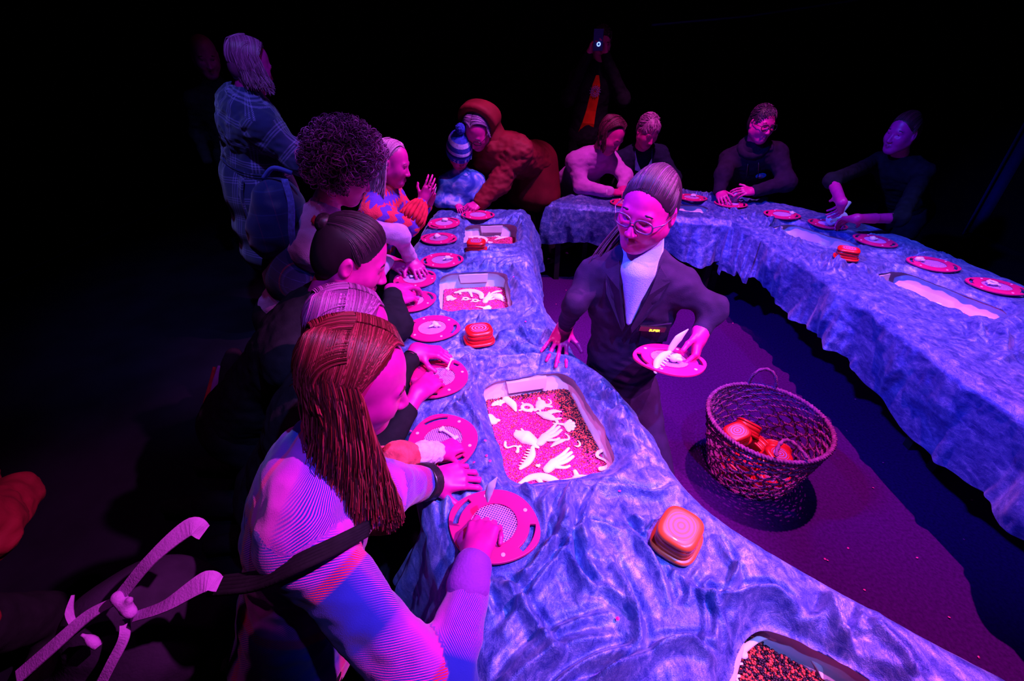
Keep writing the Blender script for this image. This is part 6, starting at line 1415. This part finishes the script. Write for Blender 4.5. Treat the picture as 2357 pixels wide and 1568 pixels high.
# ------------------------------------------------------------------ standing figures in the dark
def coat_woman():
    hc = dep(578, 150, 2.34); nb = hc + V3([-.055, -.03, -.165]); pel = V3([nb[0]-.10, nb[1]+.06, .98]); fw = (.72, .70)
    sh = V3([.70, -.72, 0])
    root, H, q, g = person('woman in a long checked belted coat standing with her back to the camera', hc, (.62, .72, -.32), (.26, .24, .93), nb, pel, sh,
        [dict(s=1, el=nb+V3([.24, -.10, -.27]), wr=nb+V3([.36, .06, -.42]), hand=dict(d=(.6, .6, -.3), dorsal=(.3, -.6, .6), side=1, curl=.5, vox=.005)), dict(s=-1, el=nb+V3([-.10, .28, -.27]), wr=nb+V3([.06, .42, -.40]))],
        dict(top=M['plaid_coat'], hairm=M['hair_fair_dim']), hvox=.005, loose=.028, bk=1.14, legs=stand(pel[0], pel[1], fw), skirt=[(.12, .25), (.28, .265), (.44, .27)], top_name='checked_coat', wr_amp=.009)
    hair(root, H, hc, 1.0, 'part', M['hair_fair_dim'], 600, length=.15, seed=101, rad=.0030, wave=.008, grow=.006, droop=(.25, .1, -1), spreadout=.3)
    s_, f_, d_ = g['sh'], g['fw'], g['sd']; sl = np.linalg.norm(pel-nb); c = nb+d_*sl*.80; b = MB()
    for k in range(4):
        P = [c+d_*(k-1.5)*.014+s_*.196*math.cos(t)+f_*.152*math.sin(t) for t in np.linspace(0, 2*PI, 40)]; b.tube(P, .010, 6, False)
    D = np.array(b.v)-nb; pyobj('belt', b.v, b.f, M['plaid_coat'], root, True, {'pat': np.stack([D@s_, D@d_, D@f_*0], 1)})
    b = MB(); P = spline([c+s_*.15-f_*.13, c+s_*.17-f_*.15+d_*.12, c+s_*.20-f_*.13+d_*.30], 14)
    for k in range(4): b.tube(P+s_*(k-1.5)*.013, .008, 6)
    D = np.array(b.v)-nb; pyobj('belt_tail', b.v, b.f, M['plaid_coat'], root, True, {'pat': np.stack([D@s_, D@d_, D@f_*0], 1)})
    s = Solid()
    for t in np.linspace(PI*.95, PI*2.05, 9): s.cap(nb+s_*.095*math.cos(t)+f_*(.08*math.sin(t))-d_*.035, nb+s_*.11*math.cos(t)+f_*(.095*math.sin(t))+d_*.035, .016, .018, .03)
    Vt, Ft = s.mesh(.008); D = Vt-nb; pyobj('collar', Vt, Ft, M['plaid_coat'], root, True, {'pat': np.stack([D@s_, D@d_, D@f_*0], 1)})
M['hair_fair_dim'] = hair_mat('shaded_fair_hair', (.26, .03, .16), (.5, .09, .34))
coat_woman()
def dim_man():
    hc = dep(472, 128, 3.0); nb = hc + V3([-.02, .04, -.18]); pel = V3([nb[0], nb[1]+.05, .95])
    root, H, q, g = person('bald man in black barely visible behind the woman in the checked coat', hc, (.5, -.7, -.3), (0, 0, 1), nb, pel, (-.8, -.6, 0),
        [dict(s=1, el=nb+V3([-.2, -.05, -.30]), wr=nb+V3([-.1, -.2, -.45])), dict(s=-1, el=nb+V3([.2, .05, -.30]), wr=nb+V3([.1, -.15, -.45]))],
        dict(top=M['black_cloth'], hairm=M['hair_dark']), hvox=.006, legs=stand(pel[0], pel[1], (.5, -.7)), top_name='black_coat')
dim_man()
def photographer():
    hc = dep(1385, 98, 3.75); nb = hc + V3([-.02, .03, -.19]); pel = V3([nb[0]-.03, nb[1]+.05, .95])
    ph = dep(1377, 92, 3.60); w1 = ph + V3([-.06, .06, -.10]); w2 = ph + V3([.08, .07, -.10])
    root, H, q, g = person('man in an open dark jacket over an orange shirt, raising a phone to his face', hc, (.02, -.95, -.28), (0, -.2, 1), nb, pel, (-1, 0, 0),
        [dict(s=1, el=nb+V3([-.24, -.10, -.22]), wr=w1, hand=dict(d=(.3, -.2, .9), dorsal=(-.8, .4, .2), side=1, curl=.55, vox=.005)), dict(s=-1, el=nb+V3([.24, -.10, -.22]), wr=w2, hand=dict(d=(-.3, -.2, .9), dorsal=(.8, .4, .2), side=-1, curl=.55, vox=.005))],
        dict(top=M['black_cloth'], hairm=M['hair_dark']), hvox=.0055, legs=stand(pel[0], pel[1], (0, -1)), top_name='dark_jacket', loose=.012)
    hair(root, H, hc, 1.0, 'short', M['hair_dark2'], 400, length=.035, seed=111, rad=.003)
    s_, f_, d_ = g['sh'], g['fw'], g['sd']; om = plain('orange_shirt', (.62, .03, .008), .9, .1, .2, 20, .4, 200)
    L_, R_ = [], []
    for v, a, b_ in ((.03, -.012, .012), (.10, -.030, .034), (.20, -.034, .045), (.30, -.030, .055), (.40, -.030, .075), (.50, -.035, .100)):
        bz = torso_hit(nb, g, 0, v); R_.append(bz+s_*a+f_*.022); L_.append(bz+s_*b_+f_*.018)
    v = R_+L_; n = len(R_); v = v + [p-f_*.02 for p in v]; m2 = 2*n
    f = [(i, n+i, n+i+1, i+1) for i in range(n-1)] + [(m2+i+1, m2+n+i+1, m2+n+i, m2+i) for i in range(n-1)] + [(i+1, m2+i+1, m2+i, i) for i in range(n-1)] + [(n+i, m2+n+i, m2+n+i+1, n+i+1) for i in range(n-1)] + [(0, m2, m2+n, n), (n-1, 2*n-1, m2+2*n-1, m2+n-1)]
    sh_ = pyobj('orange_shirt', v, f, om, root, False)
    # round line emblem on the shirt
    c = torso_hit(nb, g, .006, .145)+f_*.028; b = MB(); em = plain('emblem_ink', (.30, .22, .55), .8, .1)
    pt = lambda r, t: c+s_*r*math.cos(t)-d_*r*math.sin(t)
    for r in (.036, .024): b.tube([pt(r, t) for t in np.linspace(0, 2*PI, 28)], .0022, 5, False)
    for k in range(9): a = 2*PI*k/9; b.tube([pt(.008, a), pt(.018, a+.5), pt(.034, a+.2)], .0018, 5)
    for k in range(14): a = 2*PI*k/14; b.tube([pt(.042, a), pt(.048, a+.12)], .0022, 5)
    b.build('round_emblem', em, sh_)
    p = empty('phone', tuple(ph)); tag(p, 'phone with a glowing lens ring raised by the man at the back', 'phone')
    MB().box((0, 0, 0), (.075, .009, .15), R=np.array([[1, 0, 0], [0, .97, .2], [0, -.2, .97]])).build('case', plain('phone_back', (.03, .05, .22), .4, .4), p, False)
    MB().tube([(.004+.012*math.cos(t), -.014, -.028+.012*math.sin(t)) for t in np.linspace(0, 2*PI, 24)], .004, 8, False).build('lens_ring', lit('lens_glow', (.25, .4, 1.0), 1.2), p)
photographer()
def edge_person():
    nb = V3([-1.43, .58, 0.93]); hc = nb+V3([-.06, .06, .19]); pel = V3([-1.47, .52, .44])
    root, H, q, g = person('person in a rust jacket cut off by the left edge of the picture', hc, (-.3, .9, -.2), (0, 0, 1), nb, pel, (.95, .3, 0),
        [dict(s=1, el=nb+V3([.16, .08, -.28]), wr=nb+V3([.05, .26, -.36])), dict(s=-1, el=nb+V3([-.2, .1, -.28]), wr=nb+V3([-.1, .3, -.36]))],
        dict(top=M['rust'], hairm=M['hair_dark']), hvox=.006, legs=kneel(pel, (-.3, .9)), loose=.03, top_name='rust_jacket', wr_amp=.011)
    hair(root, H, hc, 1.0, 'short', M['hair_dark2'], 300, length=.04, seed=121, rad=.003)
edge_person()
# ------------------------------------------------------------------ bag with knotted pale straps on the red-haired woman's back
def back_bag():
    t = empty('shoulder_bag', (0, 0, 0)); tag(t, 'dark cloth bag with pale knotted straps behind the red-haired woman', 'bag')
    s = Solid(); c = dep(360, 1450, .96); s.ell(c, (.15, .12, .17), rotz(.5), .05); s.ell(dep(300, 1560, 1.0), (.17, .13, .16), rotz(.5), .06); Vt, Ft = s.mesh(.009); Nn = normals(Vt, Ft)
    Vt = Vt + Nn*(.012*noise(Vt[:, 0]*9, Vt[:, 1]*9, Vt[:, 2]*14))[:, None]; pyobj('bag_body', Vt, Ft, plain('dark_canvas', (.020, .010, .032), .85, .1, .3, 18, .4, 160), t)
    st = plain('pale_webbing', (.34, .10, .46), .75, .2, .15, 40, .5, 240)
    def strap(nm, pts, w_, tw=0.0):
        P = spline([dep(*p) for p in pts], 26); T = np.gradient(P, axis=0); T /= np.linalg.norm(T, axis=1)[:, None]; vw = nrm(V3([.35, -.25, .9])); W = np.cross(T, vw); W /= np.linalg.norm(W, axis=1)[:, None]; U = np.cross(W, T)
        w_ = np.interp(np.linspace(0, 1, 26), np.linspace(0, 1, len(w_)), w_)[:, None]; th = .0016
        rings = np.stack([P-W*w_-U*th, P+W*w_-U*th, P+W*w_+U*th, P-W*w_+U*th], 1); v = rings.reshape(-1, 3); f = []
        for i in range(25):
            for e in range(4): f.append((i*4+e, i*4+(e+1) % 4, i*4+4+(e+1) % 4, i*4+4+e))
        f += [(3, 2, 1, 0), (100, 101, 102, 103)]; pyobj(nm, v, f, st, t, False)
    strap('strap', [(470, 1226, .80), (436, 1214, .79), (350, 1285, .78), (278, 1370, .79)], [.013, .016, .0105, .010])
    strap('strap', [(505, 1345, .78), (470, 1340, .77), (380, 1395, .77), (310, 1420, .79)], [.012, .017, .0095, .008])
    strap('strap_end', [(262, 1385, .80), (200, 1420, .80), (120, 1490, .80), (40, 1560, .81)], [.007, .010, .011, .012])
    strap('strap_end', [(288, 1425, .80), (285, 1470, .79), (255, 1530, .79), (225, 1590, .80)], [.007, .008, .008, .008])
    strap('strap_loop', [(168, 1370, .82), (160, 1410, .81), (170, 1440, .81)], [.002, .006, .005])
    s = Solid(); k = dep(290, 1392, .785); s.cap(dep(272, 1376, .787), dep(300, 1410, .787), .0115, .0105, .006); s.cap(dep(298, 1382, .782), dep(284, 1408, .79), .006, .007, .005); Vt, Ft = s.mesh(.0035); pyobj('knot', Vt, Ft, st, t)
    MB().tube(spline([dep(188, 1462, .79), dep(205, 1470, .79), dep(226, 1490, .79)], 8), [.003, .003, .004, .006, .008, .009, .008, .006], 8).build('toggle', st, t)
    bs = MB(); P = spline([dep(490, 1350, .80), dep(600, 1335, .765), dep(700, 1290, .745), dep(780, 1252, .775), dep(850, 1215, .87)], 24)
    for j in range(5): bs.tube(P+V3([0, -.35, .0])*(j-2)*.020+V3([0, 0, .0]), .0055, 6)
    bs.build('shoulder_strap', M['black_cloth'], t)
back_bag()
def sneaker():
    t = empty('sneaker', (0, 0, 0)); tag(t, 'red knit sneaker with wavy lilac sole in the dark behind the tied-haired man', 'shoe')
    d = 2.02; P = spline([dep(505, 842, d), dep(496, 890, d), dep(480, 950, d), dep(478, 985, d), dep(500, 1006, d)], 24)
    up = V3([.45, -.15, 0])
    b = MB(); b.tube(P+V3([.0, 0, 0]), np.interp(np.linspace(0, 1, 24), [0, .2, .4, .55, .75, 1], [.006, .020, .016, .012, .020, .012]), 8); b.build('sole', plain('lilac_foam', (.36, .06, .42), .7, .2), t)
    s = Solid(); Q = P + V3([.045, .05, .02])
    for i in range(0, 20, 3): s.cap(Q[i], Q[i+3], .036+.012*(i/20), .038+.012*(i/20), .03)
    Vt, Ft = s.mesh(.007); pyobj('upper', Vt, Ft, plain('dark_knit_upper', (.02, .01, .02), .9, .1), t)
    b = MB().tube(P+V3([-.016, -.01, .0]), np.interp(np.linspace(0, 1, 24), [0, .3, .6, 1], [.007, .014, .012, .006]), 6); b.build('red_trim', M['red_cord'], t)
sneaker()
# ------------------------------------------------------------------ odds and ends of the room
rail = MB().tube([dep(1500, 58, 5.2), dep(1720, 38, 5.4), dep(1960, 2, 5.6), dep(2100, -25, 5.7)], .012, 8).build('trim_1', plain('blue_rail', (.02, .03, .25), .6, .3)); rail['kind'] = 'structure'
def drape():
    v = []; f = []; n = 14; a, b = dep(2300, 390, 4.3), dep(2470, 330, 4.4)
    for j in range(6):
        for i in range(n):
            u = i/(n-1); p = a*(1-u)+b*u; v.append((p[0]+.02*math.sin(i*1.9), p[1]+.05*math.sin(i*1.7), .02+2.0*j/5))
    for j in range(5):
        for i in range(n-1): f.append((j*n+i, j*n+i+1, (j+1)*n+i+1, (j+1)*n+i))
    o = pyobj('stage_drape', v, f, plain('navy_drape', (.01, .015, .12), .9, .1), None); tag(o, 'dim navy drape hanging at the right edge behind the tables', 'drape'); sm = o.modifiers.new('thick', 'SOLIDIFY'); sm.thickness = .01
drape()
def power():
    p = onz(2229, 979, .03); t = empty('power_adapter', (p[0], p[1], 0)); tag(t, 'small black power adapter with a green light under the right table', 'adapter')
    MB().box((0, 0, .0225), (.10, .06, .045), .3).build('case', M['black_plastic'], t, False)
    v, f = loft([[(.004*math.cos(a)-.052, .006*math.sin(a)-.012, z) for a in np.linspace(0, 2*PI, 10, endpoint=False)] for z in (.03, .036)]); pyobj('green_light', v, f, lit('green_led', (.05, 1, .02), 1.0), t, False)
    c = MB().tube(spline([onz(2268, 1008, .01), onz(2285, 1004, .03), onz(2305, 1002, .012), onz(2300, 1020, .01), onz(2280, 1014, .01)], 30), .004, 6).build('cable', plain('blue_grey_cable', (.03, .06, .22), .5, .4)); tag(c, 'looped cable on the floor under the right table skirt', 'cable')
power()
